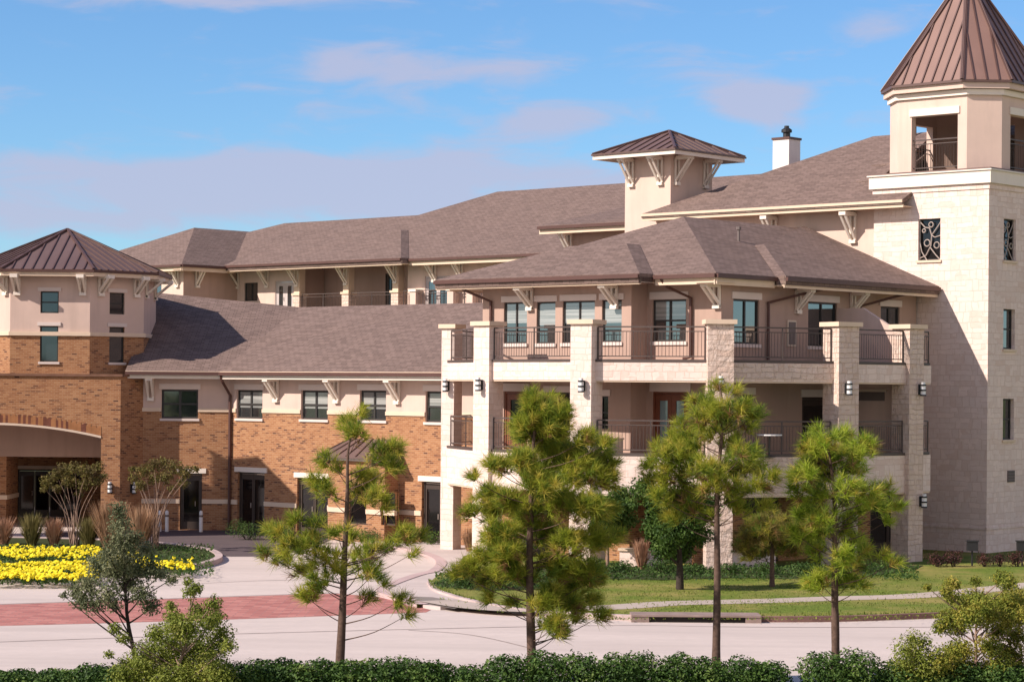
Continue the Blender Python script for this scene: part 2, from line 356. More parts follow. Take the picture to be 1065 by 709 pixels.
# ------------------------------------------------------------------ walls, windows and trim
class Wall:
    """a vertical wall line from p0 (left, seen from outside) to p1"""
    def __init__(s, p0, p1):
        s.p = Vector(p0[:2]); d = Vector(p1[:2])-s.p; s.L = d.length; s.d = d.normalized(); s.n = Vector((s.d.y, -s.d.x))
    def P(s, t, z, o=0.0):
        q = s.p+s.d*t+s.n*o; return Vector((q.x, q.y, z))
    def pix(s, px, py):
        q = on_line(px, py, s.p, s.n); return (q.xy-s.p).dot(s.d), q.z
    def rect(s, x0, y0, x1, y1):
        ym, xm = (y0+y1)/2, (x0+x1)/2
        return (s.pix(x0, ym)[0], s.pix(x1, ym)[0], s.pix(xm, y1)[1], s.pix(xm, y0)[1])
    def box(s, mb, t0, t1, z0, z1, o0, o1, mat):
        mb.box(s.P(t0, z0, o0), s.P(t1, z0, o0)-s.P(t0, z0, o0), s.P(t0, z0, o1)-s.P(t0, z0, o0), (0, 0, z1-z0), mat)
    def sheet(s, mb, t0, t1, zones, holes=(), depth=.16, reveal=None):
        """zones: [(z0, z1, mat), ...]; holes: [(t0, t1, z0, z1), ...]; gives the wall real openings with reveals"""
        ts = sorted({t0, t1, *[min(max(h[0], t0), t1) for h in holes], *[min(max(h[1], t0), t1) for h in holes]})
        for (za, zb, mat) in zones:
            zs = sorted({za, zb, *[min(max(h[2], za), zb) for h in holes], *[min(max(h[3], za), zb) for h in holes]})
            for a, b in zip(ts, ts[1:]):
                for c, d in zip(zs, zs[1:]):
                    if b-a < 1e-4 or d-c < 1e-4: continue
                    tm, zm = (a+b)/2, (c+d)/2
                    if any(h[0] < tm < h[1] and h[2] < zm < h[3] for h in holes): continue
                    mb.face([s.P(a, c), s.P(b, c), s.P(b, d), s.P(a, d)], mat)
        for (a, b, c, d) in holes:
            zm = (c+d)/2; mat = reveal or next((m for z0, z1, m in zones if z0 <= zm <= z1), zones[0][2])
            D = -depth
            mb.face([s.P(a, c), s.P(a, d), s.P(a, d, D), s.P(a, c, D)], mat); mb.face([s.P(b, d), s.P(b, c), s.P(b, c, D), s.P(b, d, D)], mat)
            mb.face([s.P(a, d), s.P(b, d), s.P(b, d, D), s.P(a, d, D)], mat); mb.face([s.P(b, c), s.P(a, c), s.P(a, c, D), s.P(b, c, D)], mat)
def back_sheet(mb, w, h, mat='dark_inside', depth=.9):
    a, b, c, d = h
    mb.face([w.P(a-.3, c-.2, -depth), w.P(b+.3, c-.2, -depth), w.P(b+.3, d+.2, -depth), w.P(a-.3, d+.2, -depth)], mat)
def window(parent, w, h, cols=2, rows=2, frame='frame_dark', fw=.06, head=None, sill=None, depth=.14, glass='glass', name='window', blind=0, hmat='panel_white'):
    a, b, c, d = h; mb = MB()
    fr = lambda t0, t1, z0, z1, x=0: w.box(mb, t0, t1, z0, z1, -depth+.0, -depth+.06+x, frame)
    fr(a, a+fw, c, d); fr(b-fw, b, c, d); fr(a+fw, b-fw, c, c+fw); fr(a+fw, b-fw, d-fw, d)
    for k in range(1, cols): t = a+(b-a)*k/cols; fr(t-fw*.6, t+fw*.6, c+fw, d-fw, .004)
    for k in range(1, rows): z = c+(d-c)*k/rows; fr(a+fw, b-fw, z-fw*.5, z+fw*.5, .002)
    o = mb.build(name, parent)
    g = MB(); D = -depth+.025
    g.face([w.P(a+.01, c+.01, D), w.P(b-.01, c+.01, D), w.P(b-.01, d-.01, D), w.P(a+.01, d-.01, D)], glass)
    if blind: zb = d-(d-c)*blind; g.f = []; g.v = []; g.m = []; g.face([w.P(a+.01, c+.01, D), w.P(b-.01, c+.01, D), w.P(b-.01, zb, D), w.P(a+.01, zb, D)], glass); g.face([w.P(a+.01, zb, D), w.P(b-.01, zb, D), w.P(b-.01, d-.01, D), w.P(a+.01, d-.01, D)], 'glass_blind')
    g.build('pane', o)
    if head: k = MB(); w.box(k, a-.10, b+.10, d+.012, d+head, 0.003, .045, hmat); k.build('head_panel', o)
    if sill: k = MB(); w.box(k, a-.06, b+.06, c-sill, c-.004, .003, .06, hmat); k.build('sill', o)
    return o
def door(parent, w, h, leaves=2, mat='door_wood', glass='glass_aqua', depth=.14, head=None, panelw=.17, name='door'):
    a, b, c, d = h; mb = MB(); f = .07
    w.box(mb, a, a+f, c, d, -depth, -depth+.08, mat); w.box(mb, b-f, b, c, d, -depth, -depth+.08, mat); w.box(mb, a+f, b-f, d-f, d, -depth, -depth+.08, mat)
    o = mb.build(name, parent)
    lw = (b-a-2*f)/leaves
    for k in range(leaves):
        l = MB(); t0 = a+f+lw*k+.006; t1 = t0+lw-.012; D0, D1 = -depth+.005, -depth+.05
        w.box(l, t0, t0+panelw, c+.01, d-f-.01, D0, D1, mat); w.box(l, t1-panelw, t1, c+.01, d-f-.01, D0, D1, mat)
        w.box(l, t0+panelw, t1-panelw, c+.01, c+.32, D0, D1, mat); w.box(l, t0+panelw, t1-panelw, d-f-.22, d-f-.01, D0, D1, mat)
        lo = l.build('door_leaf', o) if False else l.build('door_leaf', parent)
        lo.parent = o; lo.matrix_parent_inverse = Matrix()
        g = MB(); g.face([w.P(t0+panelw-.01, c+.3, -depth+.02), w.P(t1-panelw+.01, c+.3, -depth+.02), w.P(t1-panelw+.01, d-f-.2, -depth+.02), w.P(t0+panelw-.01, d-f-.2, -depth+.02)], glass); 
        po = g.build('pane', o)
    hd = MB(); t = a+f+lw*(1 if leaves > 1 else .85)-.1; hd.tube([w.P(t, c+.95, -depth+.09), w.P(t, c+1.15, -depth+.09)], [.018, .018], 'ironwork', 5); hd.build('handle', o)
    if head: k = MB(); w.box(k, a-.10, b+.10, d+.012, d+head, .003, .045, 'panel_white'); k.build('head_panel', o)
    return o
def bracket(parent, w, t, ztop, drop=.95, reach=.75, mat='trim_white', wd=.10):
    """a pair of timber braces holding an eave"""
    mb = MB()
    for s in (-1, 1):
        q = t+s*.10
        mb.bar(w.P(q, ztop-drop, .05), w.P(q, ztop-.06, reach), wd*.8, .09, mat, up=(w.d.x, w.d.y, 0))
        mb.bar(w.P(q, ztop-drop-.12, .055), w.P(q, ztop, .055), wd*.8, .08, mat, up=(w.d.x, w.d.y, 0))
    w.box(mb, t-.14, t+.14, ztop-drop-.16, ztop-drop-.04, .0, .13, mat)
    w.box(mb, t-.15, t+.15, ztop-.09, ztop+.05, .1, reach+.05, mat)
    return mb.build('bracket', parent)
def eave(parent, p, q, inward, fascia='trim_cream', gut=True, fh=.20, soff=.8, gname='gutter'):
    """gutter, fascia and soffit under one roof edge from p to q; inward: unit 2D vector to the house"""
    p, q = Vector(p), Vector(q); i = Vector((inward.x, inward.y, 0)); mb = MB()
    z = Vector((0, 0, 1))
    mb.box(p-z*(.155+fh)+i*.05, q-p, i*.04, z*fh, fascia)
    a = p-z*(.15+fh*.75)+i*.085; b = q-z*(.15+fh*.75)+i*.085
    mb.box(a, b-a, i*soff, z*.03, fascia)
    o = mb.build('fascia', parent)
    if gut:
        g = MB(); g.box(p-z*.155-i*.09, q-p, i*.135, z*.13, 'gutter_brown'); g.build(gname, o)
    return o
def downspout(parent, pts, r=.05):
    mb = MB(); mb.tube(pts, [r]*len(pts), 'gutter_brown', 6); return mb.build('downspout', parent)
def railing(parent, p, q, z, h=1.08, post_every=2.0, sp=.115, ends=True):
    p, q = Vector((p[0], p[1], z)), Vector((q[0], q[1], z)); d = q-p; L = d.length; d.normalize(); Z = Vector((0, 0, 1)); mb = MB(); m = 'rail_metal'
    mb.bar(p+Z*h, q+Z*h, .05, .045, m); mb.bar(p+Z*(h-.15), q+Z*(h-.15), .035, .03, m); mb.bar(p+Z*.10, q+Z*.10, .035, .035, m)
    n = max(1, round(L/post_every))
    for k in range(n+1):
        if not ends and k in (0, n): continue
        c = p+d*(L*k/n); mb.bar(c, c+Z*(h-.02), .05, .05, m)
    nb = int(L/sp)
    for k in range(1, nb): c = p+d*(L*k/nb)+Z*.115; mb.bar(c, c+Z*(h-.28), .016, .016, m)
    return mb.build('railing', parent)
def wall_lamp(parent, w, t, z, s=1.0):
    s *= .86
    mb = MB(); w.box(mb, t-.07*s, t+.07*s, z-.2*s, z+.2*s, .002, .05, 'black_metal'); w.box(mb, t-.05*s, t+.05*s, z-.03, z+.03, .05, .10, 'black_metal')
    c = w.P(t, z, .2*s)
    for zz in (-.23, -.03, .17): mb.lathe((c.x, c.y, z+zz*s), [(0, -.025*s), (.125*s, -.025*s), (.125*s, .035*s), (0, .035*s)], 'black_metal')
    o = mb.build('wall_lamp', parent)
    g = MB()
    g.lathe((c.x, c.y, z-.1*s), [(0, -.1*s), (.10*s, -.1*s), (.10*s, .1*s), (0, .1*s)], 'lamp_white'); g.lathe((c.x, c.y, z+.1*s), [(0, -.1*s), (.10*s, -.1*s), (.10*s, .07*s), (0, .07*s)], 'lamp_white')
    g.lathe((c.x, c.y, z+.24*s), [(0, -.1*s), (.085*s, -.1*s), (.085*s, .05*s), (0, .05*s)], 'lamp_white')
    g.build('lamp_glass', o); return o
def seams(mb, a, b, apex, n, lift=.03, mat='metal_roof_seam', w=.05):
    """standing seams of one triangular roof facet, each running up the slope"""
    a, b, apex = Vector(a), Vector(b), Vector(apex); d = (b-a); L = d.length; u = d/L; ta = (apex-a).dot(u); foot = a+u*ta; up = apex-foot
    nr = u.cross(up).normalized()
    if nr.z < 0: nr = -nr
    for k in range(1, n):
        s = L*k/n; f = s/ta if s <= ta else (L-s)/(L-ta)
        p = a+u*s; q = p+up*min(f, .985); mb.bar(p+nr*lift*.5, q+nr*lift*.5, w, lift+.03, mat, up=nr)
    for p in (a, b): mb.bar(p+nr*.03, apex+nr*.03, .10, .09, mat, up=nr)
def roof_plane(z0, slope, p0, inward):
    return lambda q: z0+slope*(Vector(q[:2])-Vector(p0[:2])).dot(inward)

# ================================================================== brick wing (two storeys)
Bn = 61.94
bc = on_line(237, 550, nm(Bn, 0), -NV).xy                        # concave corner of the two fronts
BL = Wall((-15.03, bc.y), (bc.x, bc.y)); BM = Wall(bc, nm(Bn, -54.0))
wing = empty('brick_wing', (bc.x, bc.y, 0), 'two storey orange brick wing between the octagonal turret and the balcony wing', 'building')
ZS0, ZS1 = 4.80, 4.95                                             # white string course
ZB0, ZB1 = 1.08, 1.26                                             # lower band
EZ = 6.44
hl = {'up': [BL.rect(168, 405, 206, 435)], 'lo': [BL.rect(187, 492, 210, 551)]}
hm = {'up': [BM.rect(*r) for r in ((246, 405.5, 273, 435), (313, 406, 341, 436), (374, 406, 401.5, 437), (442.5, 407, 473, 439))],
      'lo': [BM.rect(247, 491, 275, 554), BM.rect(309, 497, 341, 550), BM.rect(438.5, 501, 474, 549)]}
for h in hl['lo']+hm['lo']: pass
fix = lambda h: (h[0], h[1], .02, h[3])
hl['lo'] = [fix(h) for h in hl['lo']]; hm['lo'] = [fix(h) for h in hm['lo']]
mb = MB(); zones = [(-.3, ZS0, 'brick'), (ZS0, EZ+.1, 'stucco_pink')]
BL.sheet(mb, 0, BL.L, zones, hl['up']+hl['lo'], .2); BM.sheet(mb, 0, BM.L, zones, hm['up']+hm['lo'], .2)
Wb = Wall(nm(Bn+9, -54), nm(Bn+9, -66)); 
mb.face([BL.P(0, -.3), BL.P(0, EZ), BL.P(0, EZ, -9), BL.P(0, -.3, -9)][::-1], 'brick')
mb.build('wall', wing)
mb = MB()
for w, H in ((BL, hl), (BM, hm)):
    allh = H['up']+H['lo']
    for z0, z1, key in ((ZS0, ZS1, 'up'), (ZB0, ZB1, 'lo')):
        ts = [0]+sorted(x for h in H[key] for x in h[:2])+[w.L]
        for a, b in zip(ts[::2], ts[1::2]):
            if b-a > .05: mb = MB(); w.box(mb, a+.004, b-.004, z0, z1, -.1, .05, 'trim_cream'); mb.build('string_course', wing)
for w, H in ((BL, hl), (BM, hm)):
    for h in H['up']: window(wing, w, h, 2, 2, 'frame_dark', .075, head=.24, sill=.10, depth=.16, hmat='panel_white', blind=random.choice((.36, .48, .5, .62)) if w is BM else 0)
    for h in H['lo']:
        door(wing, w, h, 2 if h[1]-h[0] > 1.2 else 1, 'frame_bronze', 'glass_dark', .18, panelw=.07, name='glazed_door')
        k = MB(); w.box(k, h[0]-.16, h[1]+.16, h[3]+.004, h[3]+.20, -.02, .05, 'trim_white'); k.build('lintel', wing)
# projecting bay with a small metal roof
by0 = BM.pix(356, 520)[0]; by1 = BM.pix(414.5, 520)[0]; bd = .75
bayF = Wall(BM.P(by0, 0, bd), BM.P(by1, 0, bd))
bh = [bayF.rect(362.5, 510, 381, 545), bayF.rect(396.5, 512, 411, 546)]
zb = BM.pix(385, 475)[1]
mb = MB(); bayF.sheet(mb, 0, bayF.L, [(-.2, zb, 'brick')], bh, .2)
mb.face([BM.P(by1, -.2, bd), BM.P(by1, -.2, 0), BM.P(by1, zb, 0), BM.P(by1, zb, bd)], 'brick'); mb.face([BM.P(by0, -.2, 0), BM.P(by0, -.2, bd), BM.P(by0, zb, bd), BM.P(by0, zb, 0)], 'brick')
bay = mb.build('bay', wing)
mb = MB(); bayF.box(mb, -.03, bayF.L+.03, zb-.14, zb, -bd+.005, .12, 'trim_white'); 
ts = [0]+[x for h in bh for x in h[:2]]+[bayF.L]
for a, b in zip(ts[::2], ts[1::2]): bayF.box(mb, a+.004, b-.004, ZB0, ZB1, -.1, .05, 'trim_cream')
mb.build('bay_trim', bay)
for h in bh: window(bay, bayF, h, 1, 1, 'frame_bronze', .06, depth=.16, glass='glass_dark')
mb = MB(); ov = .3; e0, e1 = bayF.P(-ov, zb+.02, ov), bayF.P(bayF.L+ov, zb+.02, ov); t0, t1 = BM.P(by0+.45, zb+.68, .02), BM.P(by1-.45, zb+.68, .02)
w0, w1 = BM.P(by0-ov, zb+.02, .01), BM.P(by1+ov, zb+.02, .01)
mb.slab([e0, e1, t1, t0], .06, 'metal_roof'); mb.slab([e1, w1, t1], .06, 'metal_roof'); mb.slab([w0, e0, t0], .06, 'metal_roof')
for k in range(1, 7): f = k/7; mb.bar(e0.lerp(e1, f)+V(0, 0, .02), t0.lerp(t1, f)+V(0, 0, .02), .05, .05, 'metal_roof_seam')
mb.bar(e0, t0, .08, .08, 'metal_roof_seam'); mb.bar(e1, t1, .08, .08, 'metal_roof_seam')
mb.build('bay_roof', bay)
# roof
OV = .75; S = .42
RB = 6.0                                                         # run from the front wall to the ridge
zr = EZ+S*(RB+OV-.0)
mitre = bc+(-(BL.n+BM.n)).normalized()*0                          # valley passes over the corner
vd = -(BL.n+BM.n); vd = vd/(vd.dot(-BM.n))                        # one metre of run along the valley
E0 = bc-vd*OV; E1 = bc+vd*RB
ez = lambda q, z: (q.x, q.y, z)
mE = BM.P(BM.L, EZ, OV); mR = BM.P(BM.L, zr, -RB)
mb = MB()
mb.slab([ez(E0, EZ), mE, mR, ez(E1, zr)], .15, 'shingle', 'trim_cream')
lE = BL.P(-.55, EZ, OV); RL = 7.5; zl = EZ+S*(RL+OV)
lR = BL.P(-.55, zl, -RL); 
mb.slab([lE, ez(E0, EZ), ez(E1, zr), lR], .15, 'shingle', 'trim_cream')
bk = Vector((3.0, 8.0)); mb.slab([ez(E1, zr), mR, (mR.x+4.5, mR.y+6, zr-2.5), (E1.x+4.5, E1.y+6, zr-2.5)], .15, 'shingle', 'trim_cream')
mb.slab([lR, ez(E1, zr), (E1.x+4.5, E1.y+6, zr-2.5), (lR.x, lR.y+9, zl-3.5)], .15, 'shingle', 'trim_cream')
mb.build('roof', wing)
eave(wing, ez(E0, EZ), mE, -BM.n, 'trim_white', fh=.15, soff=OV-.1); eave(wing, lE, ez(E0, EZ), -BL.n, 'trim_white', fh=.15, soff=OV-.1)
for px in (288, 351, 414): bracket(wing, BM, BM.pix(px, 400)[0], EZ-.30, .75, .62)
bracket(wing, BL, BL.pix(157, 400)[0], EZ-.30, .75, .62)
q = BM.P(.18, 0, .1); downspout(wing, [(E0.x+.05, E0.y-.02, EZ-.15), (E0.x+.1, E0.y+.05, EZ-.4), (q.x, q.y, EZ-.95), (q.x, q.y, .1)], .065)

# ================================================================== entrance block with octagonal turret
PY = 92.7; pc = at(125, 470, PY).xy                                # front right corner of the block
PF = Wall((pc.x-10.6, PY), pc)
PZ = 6.2
porte = empty('entrance_turret', (-18.65, 96.7, 0), 'octagonal brick entrance turret with a brown metal roof rising over the arched driveway porch', 'building')
# arched opening
aR = PF.pix(105, 470)[0]; aw = 8.9; aL = aR-aw; zs = PF.pix(105, 453)[1]; rise = .50; Rr = (aw*aw/4+rise*rise)/(2*rise)
arch = []
for k in range(17):
    x = -aw/2+aw*k/16; arch.append((aL+aw/2+x, zs+sqrt(Rr*Rr-x*x)-(Rr-rise)))
mb = MB()
PF.sheet(mb, aR, PF.L, [(-.3, PZ, 'brick')]); PF.sheet(mb, 0, aL, [(-.3, PZ, 'brick')])
TH = .95
for (a, za), (b, zb_) in zip(arch, arch[1:]):
    mb.face([PF.P(a, za), PF.P(b, zb_), PF.P(b, PZ), PF.P(a, PZ)], 'brick')
    mb.face([PF.P(b, zb_), PF.P(a, za), PF.P(a, za, -TH), PF.P(b, zb_, -TH)], 'brick')
for t, zt in ((aR, zs), (aL, zs)): mb.face([PF.P(t, -.3), PF.P(t, zt), PF.P(t, zt, -TH), PF.P(t, -.3, -TH)], 'brick')
PS = Wall(pc, at(148.5, 470, bc.y-.004).xy); PS.sheet(mb, 0, PS.L, [(-.3, PZ, 'brick')])
PL = Wall(PF.P(0, 0, -11).xy, PF.P(0, 0).xy); PL.sheet(mb, 0, 11, [(-.3, PZ, 'brick')])
mb.face([PF.P(0, PZ), PF.P(PF.L, PZ), PF.P(PF.L, PZ, -11), PF.P(0, PZ, -11)], 'shingle')
mb.face([PF.P(aR+.01, -.3, -.9), PF.P(aR+.01, -.3, -9), PF.P(aR+.01, zs+1, -9), PF.P(aR+.01, zs+1, -.9)], 'stucco_tan')   # inner right wall
mb.build('wall', porte)
mb = MB()
for (a, za), (b, zb_) in zip(arch, arch[1:]): mb.box(PF.P(a, za-.09, .03), PF.P(b, zb_-.09, .03)-PF.P(a, za-.09, .03), PF.P(a, za-.09, -.3)-PF.P(a, za-.09, .03), (0, 0, .085), 'stucco_light')
mb.build('arch_trim', porte)
mb = MB(); mb = MB(); n_ = 88; rv_ = random.Random(4)
for k in range(n_):
    x = aL+aw*(k+.5)/n_; xx = x-(aL+aw/2); z0 = zs+sqrt(Rr*Rr-xx*xx)-(Rr-rise)
    PF.box(mb, x-aw/n_/2-.002, x+aw/n_/2+.002, z0+.0, z0+.30+.06*(k % 2), -.02, .012+.002*(k % 2), 'brick_dark' if rv_.random() < .33 else 'brick_plain')
mb.build('arch_voussoirs', porte)
mb = MB(); PF.box(mb, -.08, PF.L+.08, PZ, PZ+.10, -.5, .07, 'brick_cap'); PS.box(mb, .06, PS.L, PZ, PZ+.098, -.4, .07, 'brick_cap'); mb.build('parapet_cap', porte)
# inside the porch: tan inner beam, ceiling, pillar, doors
IB = Wall((pc.x-10.5, PY+3.0), (pc.x-.75, PY+3.0)); zi0 = IB.pix(60, 475)[1]
mb = MB(); IB.box(mb, 0, IB.L, zi0, 4.62, -.6, 0, 'stucco_tan'); mb.face([PF.P(0, 4.6, -.9), PF.P(PF.L-.3, 4.6, -.9), PF.P(PF.L-.3, 4.6, -10.5), PF.P(0, 4.6, -10.5)], 'stucco_tan')
mb.build('inner_beam', porte)
mb = MB(); t1 = IB.pix(6.5, 500)[0]; IB.box(mb, t1-.75, t1, 0, zi0-.003, -2.2, .0, 'brick'); IB.box(mb, t1-.80, t1+.05, ZB0, ZB1, -2.25, .05, 'trim_cream'); mb.build('pillar', porte)
IR = Wall((pc.x-10.5, PY+8.5), (pc.x-.75, PY+8.5)); mb = MB(); dh = IR.rect(18, 488, 84, 545); dh = (dh[0], dh[1], .03, dh[3])
IR.sheet(mb, 0, IR.L, [(-.3, 4.6, 'brick')], [dh], .2); mb.build('porch_back_wall', porte)
door(porte, IR, dh, 4, 'frame_bronze', 'glass_dark', .18, panelw=.06, name='glazed_door')
k = MB(); IR.box(k, dh[0]-.1, dh[1]+.1, dh[3]+.02, dh[3]+.16, 0, .06, 'stucco_light'); k.build('lintel', porte)
wall_lamp(porte, PF, PF.pix(115, 507)[0], PF.pix(115, 507)[1], 1.0); wall_lamp(porte, PS, .62, PF.pix(115, 508)[1], 1.0)
# the turret
TX, TYF = -18.62, 92.9; th_, td_ = 1.605, 1.87; ap = 0.0; TC = Vector((TX, TYF+th_+td_))
def octa(e):
    h, a = th_+.414*e, th_+td_+e
    return [TC+Vector(p) for p in ((-h, -a), (h, -a), (a, -h), (a, h), (h, a), (-h, a), (-a, h), (-a, -h))]
oc = octa(ap); tw = [Wall(oc[k], oc[(k+1) % 8]) for k in range(8)]
zbd = at(50, 349, TYF).z; zte = at(50, 285, TYF).z
mb = MB(); wins = []
for k, w in enumerate(tw):
    hs = []
    if k in (0, 1, 7):
        if k == 0: hs = [w.rect(42, 340-37, 61, 325.5), w.rect(41.5, 339, 60.5, 376)]
        else:
            z = [(tw[0].rect(42, 303, 61, 325.5)), tw[0].rect(41.5, 339, 60.5, 376)]
            hs = [(w.L/2-.37, w.L/2+.37, q[2], q[3]) for q in z]
    w.sheet(mb, 0, w.L, [(PZ-.05, zbd, 'brick'), (zbd, zte, 'stucco_pink')], hs, .16); wins.append(hs)
mb.build('turret_wall', porte)
mb = MB()
for w in tw: w.box(mb, -.035, w.L+.035, zbd, zbd+.16, -.1, .085, 'trim_cream')
mb.build('turret_band', porte)
for w, hs in zip(tw, wins):
    for j, h in enumerate(hs): window(porte, w, h, 1, 2 if j == 0 else 1, 'frame_dark', .05, head=.16, sill=.1 if j else None, depth=.13, glass='glass_mid')
ao = ap+.60; oe = octa(ao); za = at(62, 239, TC.y).z
mb = MB(); apx = Vector((TC.x, TC.y, za)); ze = zte+.16
for k in range(8):
    a, b = oe[k], oe[(k+1) % 8]; A, B = Vector((a.x, a.y, ze)), Vector((b.x, b.y, ze)); mb.face([A, B, apx], 'metal_roof'); seams(mb, A, B, apx, 9)
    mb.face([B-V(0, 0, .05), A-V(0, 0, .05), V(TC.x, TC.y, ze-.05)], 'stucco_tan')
mb.build('turret_roof', porte)
mb = MB()
for k in range(8):
    w = Wall(oe[k], oe[(k+1) % 8]); w.box(mb, 0, w.L, ze-.26, ze-.04, -.06, -.02, 'trim_cream'); w.box(mb, -.03, w.L+.03, ze-.10, ze+.01, -.015, .05, 'gutter_brown')
mb.build('turret_fascia', porte)
for k in (7, 0, 1, 2):
    w = tw[k]
    for t in (.28, w.L-.28) if k in (7, 0) else ((.5, w.L-.4)): bracket(porte, w, t, ze-.24, .62, .72)
# unseen lodge beside the porch, shaped to cast a pointed shadow on the wing
lc = Vector((-22.3, 87.1)); ld = Vector((SUNV.y, -SUNV.x)).normalized(); le = Vector((-ld.y, ld.x))
def LQ(a0, a1, h):
    q = [lc+ld*a+le*b for a, b in ((a0, -h), (a1, -h), (a1, h), (a0, h))]
    return q if sum(q[i].x*q[(i+1) % 4].y-q[(i+1) % 4].x*q[i].y for i in range(4)) > 0 else q[::-1]
L4 = LQ(-1.2, 1.2, 1.2); L6 = LQ(1.2, 2.3, 1.0)
mb = MB(); mb.prism(L6, -.3, 9.5, 'brick'); mb.prism(LQ(1.203, 2.4, 1.1), 9.502, 9.6, 'brick_cap'); mb.build('shadow_lodge_link', porte)  # link block added to widen the shadow of the lodge
mb = MB()
for k in range(4): w = Wall(L4[k], L4[(k+1) % 4]); w.sheet(mb, 0, w.L, [(-.3, 8.7, 'brick'), (8.7, 10.35, 'stucco_pink')])
mb.build('shadow_lodge_wall', porte)
mb = MB(); L5 = LQ(-2.1, 1.9, 1.9); apx = V(lc.x, lc.y, 12.6)
for k in range(4):
    A, B = V(*L5[k], 10.40), V(*L5[(k+1) % 4], 10.40); mb.face([A, B, apx], 'metal_roof'); seams(mb, A, B, apx, 8)
mb.face([V(*p, 10.35) for p in L5][::-1], 'stucco_tan'); mb.build('shadow_lodge_roof', porte)

# ================================================================== rear wing (four storeys, far behind)
Cn = 88.0                                                         # eave line
CE = 12.7; rear = empty('rear_wing', (*nm(Cn+1, -85), 0), 'long far wing with a big shingled roof and upper balconies, rising behind the brick wing', 'building')
def mline(px, n): return on_line(px, 270, nm(n, 0), -NV).xy.dot(MV)
mBr = mline(242, Cn); mC0 = mline(298, Cn); mC1 = mline(460, Cn); mC2 = -60.0
def PE(n, m, z): q = nm(n, m); return Vector((q.x, q.y, z))
S_C = .42
mb = MB()
# left part, ridge 6.9 m behind the eave; right part taller
R1 = 7.2; z1 = CE+S_C*R1; hs = mBr-6.0
mr0 = on_line(296, 226, nm(Cn+R1, 0), -NV).xy.dot(MV)
rv = 5.7; mb.slab([PE(Cn, mBr, CE), PE(Cn, mC1+3, CE), PE(Cn+R1, mC1+3, z1), PE(Cn+R1, mr0, z1), PE(Cn+rv, mBr-rv, CE+S_C*rv)], .15, 'shingle')
mb.slab([PE(Cn+R1, mr0, z1), PE(Cn+R1, mC1+3, z1), PE(Cn+2*R1, mC1+3, CE), PE(Cn+2*R1, mBr-1, CE)], .15, 'shingle')
R2 = 10.6; z2 = CE+S_C*R2; mr2 = on_line(517, 199, nm(Cn+R2, 0), -NV).xy.dot(MV); mh = mr2-R2*.9
mb.slab([PE(Cn+.01, mh, CE+.004), PE(Cn+.01, -58, CE+.004), PE(Cn+R2, -58, z2), PE(Cn+R2, mr2, z2)], .15, 'shingle')
mb.slab([PE(Cn+2*R2, mh, CE), PE(Cn+R2, mr2, z2), PE(Cn+R2, -58, z2), PE(Cn+2*R2, -58, CE)], .15, 'shingle')
mb.slab([PE(Cn, mh, CE), PE(Cn+R2, mr2, z2), PE(Cn+2*R2, mh, CE)], .15, 'shingle')
# hipped block projecting at the far left
Pj = 3.9; bm1 = mline(189, Cn-Pj); bm0 = bm1-11.5; rr = 5.75; zz = CE-.05+.45*rr; n0 = Cn-Pj
c0, c1 = PE(n0, bm0, CE-.05), PE(n0, bm1, CE-.05); r0 = PE(n0+rr, bm1-rr, zz)
mb.slab([c0, c1, r0], .15, 'shingle'); mb.slab([c1, PE(Cn+14, bm1, CE-.05), PE(Cn+14, bm1-rr, zz), r0], .15, 'shingle'); mb.slab([c0, r0, PE(Cn+14, bm1-rr, zz), PE(Cn+14, bm0, CE-.05)], .15, 'shingle')
# the right end of the left part stands half a metre forward, with a narrow hipped return
jm = mline(417, Cn-.6); jn = Cn-.6; jr = 4.6; ja = mC0-4.6
Zs = lambda d: CE+S_C*d+.02
mb.slab([PE(jn, ja, Zs(0)), PE(jn, jm, Zs(0)), PE(jn+jr, jm-jr, Zs(jr)), PE(jn+jr, ja, Zs(jr))], .3, 'shingle')
mb.slab([PE(jn, jm, Zs(0)), PE(Cn, jm, Zs(0)), PE(Cn+jr, jm-jr, Zs(jr)), PE(jn+jr, jm-jr, Zs(jr))], .3, 'shingle')
mb.build('roof', rear)
for (n, a, b) in ((Cn-.6, mC0-4.6, jm), (Cn, jm, -58), (Cn, mBr-.4, mC0-4.6), (n0, bm0, bm1)):
    z = CE+(.02 if n == Cn-.6 else 0)-(.05 if n == n0 else 0); eave(rear, PE(n, a, z), PE(n, b, z), NV, 'trim_cream', fh=.22, soff=.9)
eave(rear, PE(n0, bm1, CE-.05), PE(Cn, bm1, CE-.05), -MV, 'trim_cream', fh=.22, soff=.7)
# walls: the balcony front of piers, and the recessed wall behind it
CW = Wall(nm(Cn+.95, bm1-.85), nm(Cn+.95, -58)); CI = Wall(nm(Cn+3.1, bm1-.85), nm(Cn+3.1, -58))
fl = 9.95
tx = lambda px: CW.pix(px, 300)[0]
mb = MB(); solid = [(0, tx(306)), (tx(424), tx(447)), (tx(470), CW.L)]
wd = [CW.rect(254, 294, 268, 313), CW.rect(286, 292, 305.5, 330)]; wd2 = [CW.rect(442, 287, 468, 330)]
CW.sheet(mb, 0, tx(309), [(-.3, CE, 'stucco_cream')], wd, .16); CW.sheet(mb, tx(424), CW.L, [(-.3, CE, 'stucco_cream')], wd2, .16)
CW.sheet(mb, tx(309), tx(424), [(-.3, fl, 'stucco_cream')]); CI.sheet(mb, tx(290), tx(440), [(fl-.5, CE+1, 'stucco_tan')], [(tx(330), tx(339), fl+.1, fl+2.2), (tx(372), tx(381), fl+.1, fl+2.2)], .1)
mb.face([CW.P(tx(309), fl, 0), CW.P(tx(424), fl, 0), CW.P(tx(424), fl, -2.1), CW.P(tx(309), fl, -2.1)], 'concrete')
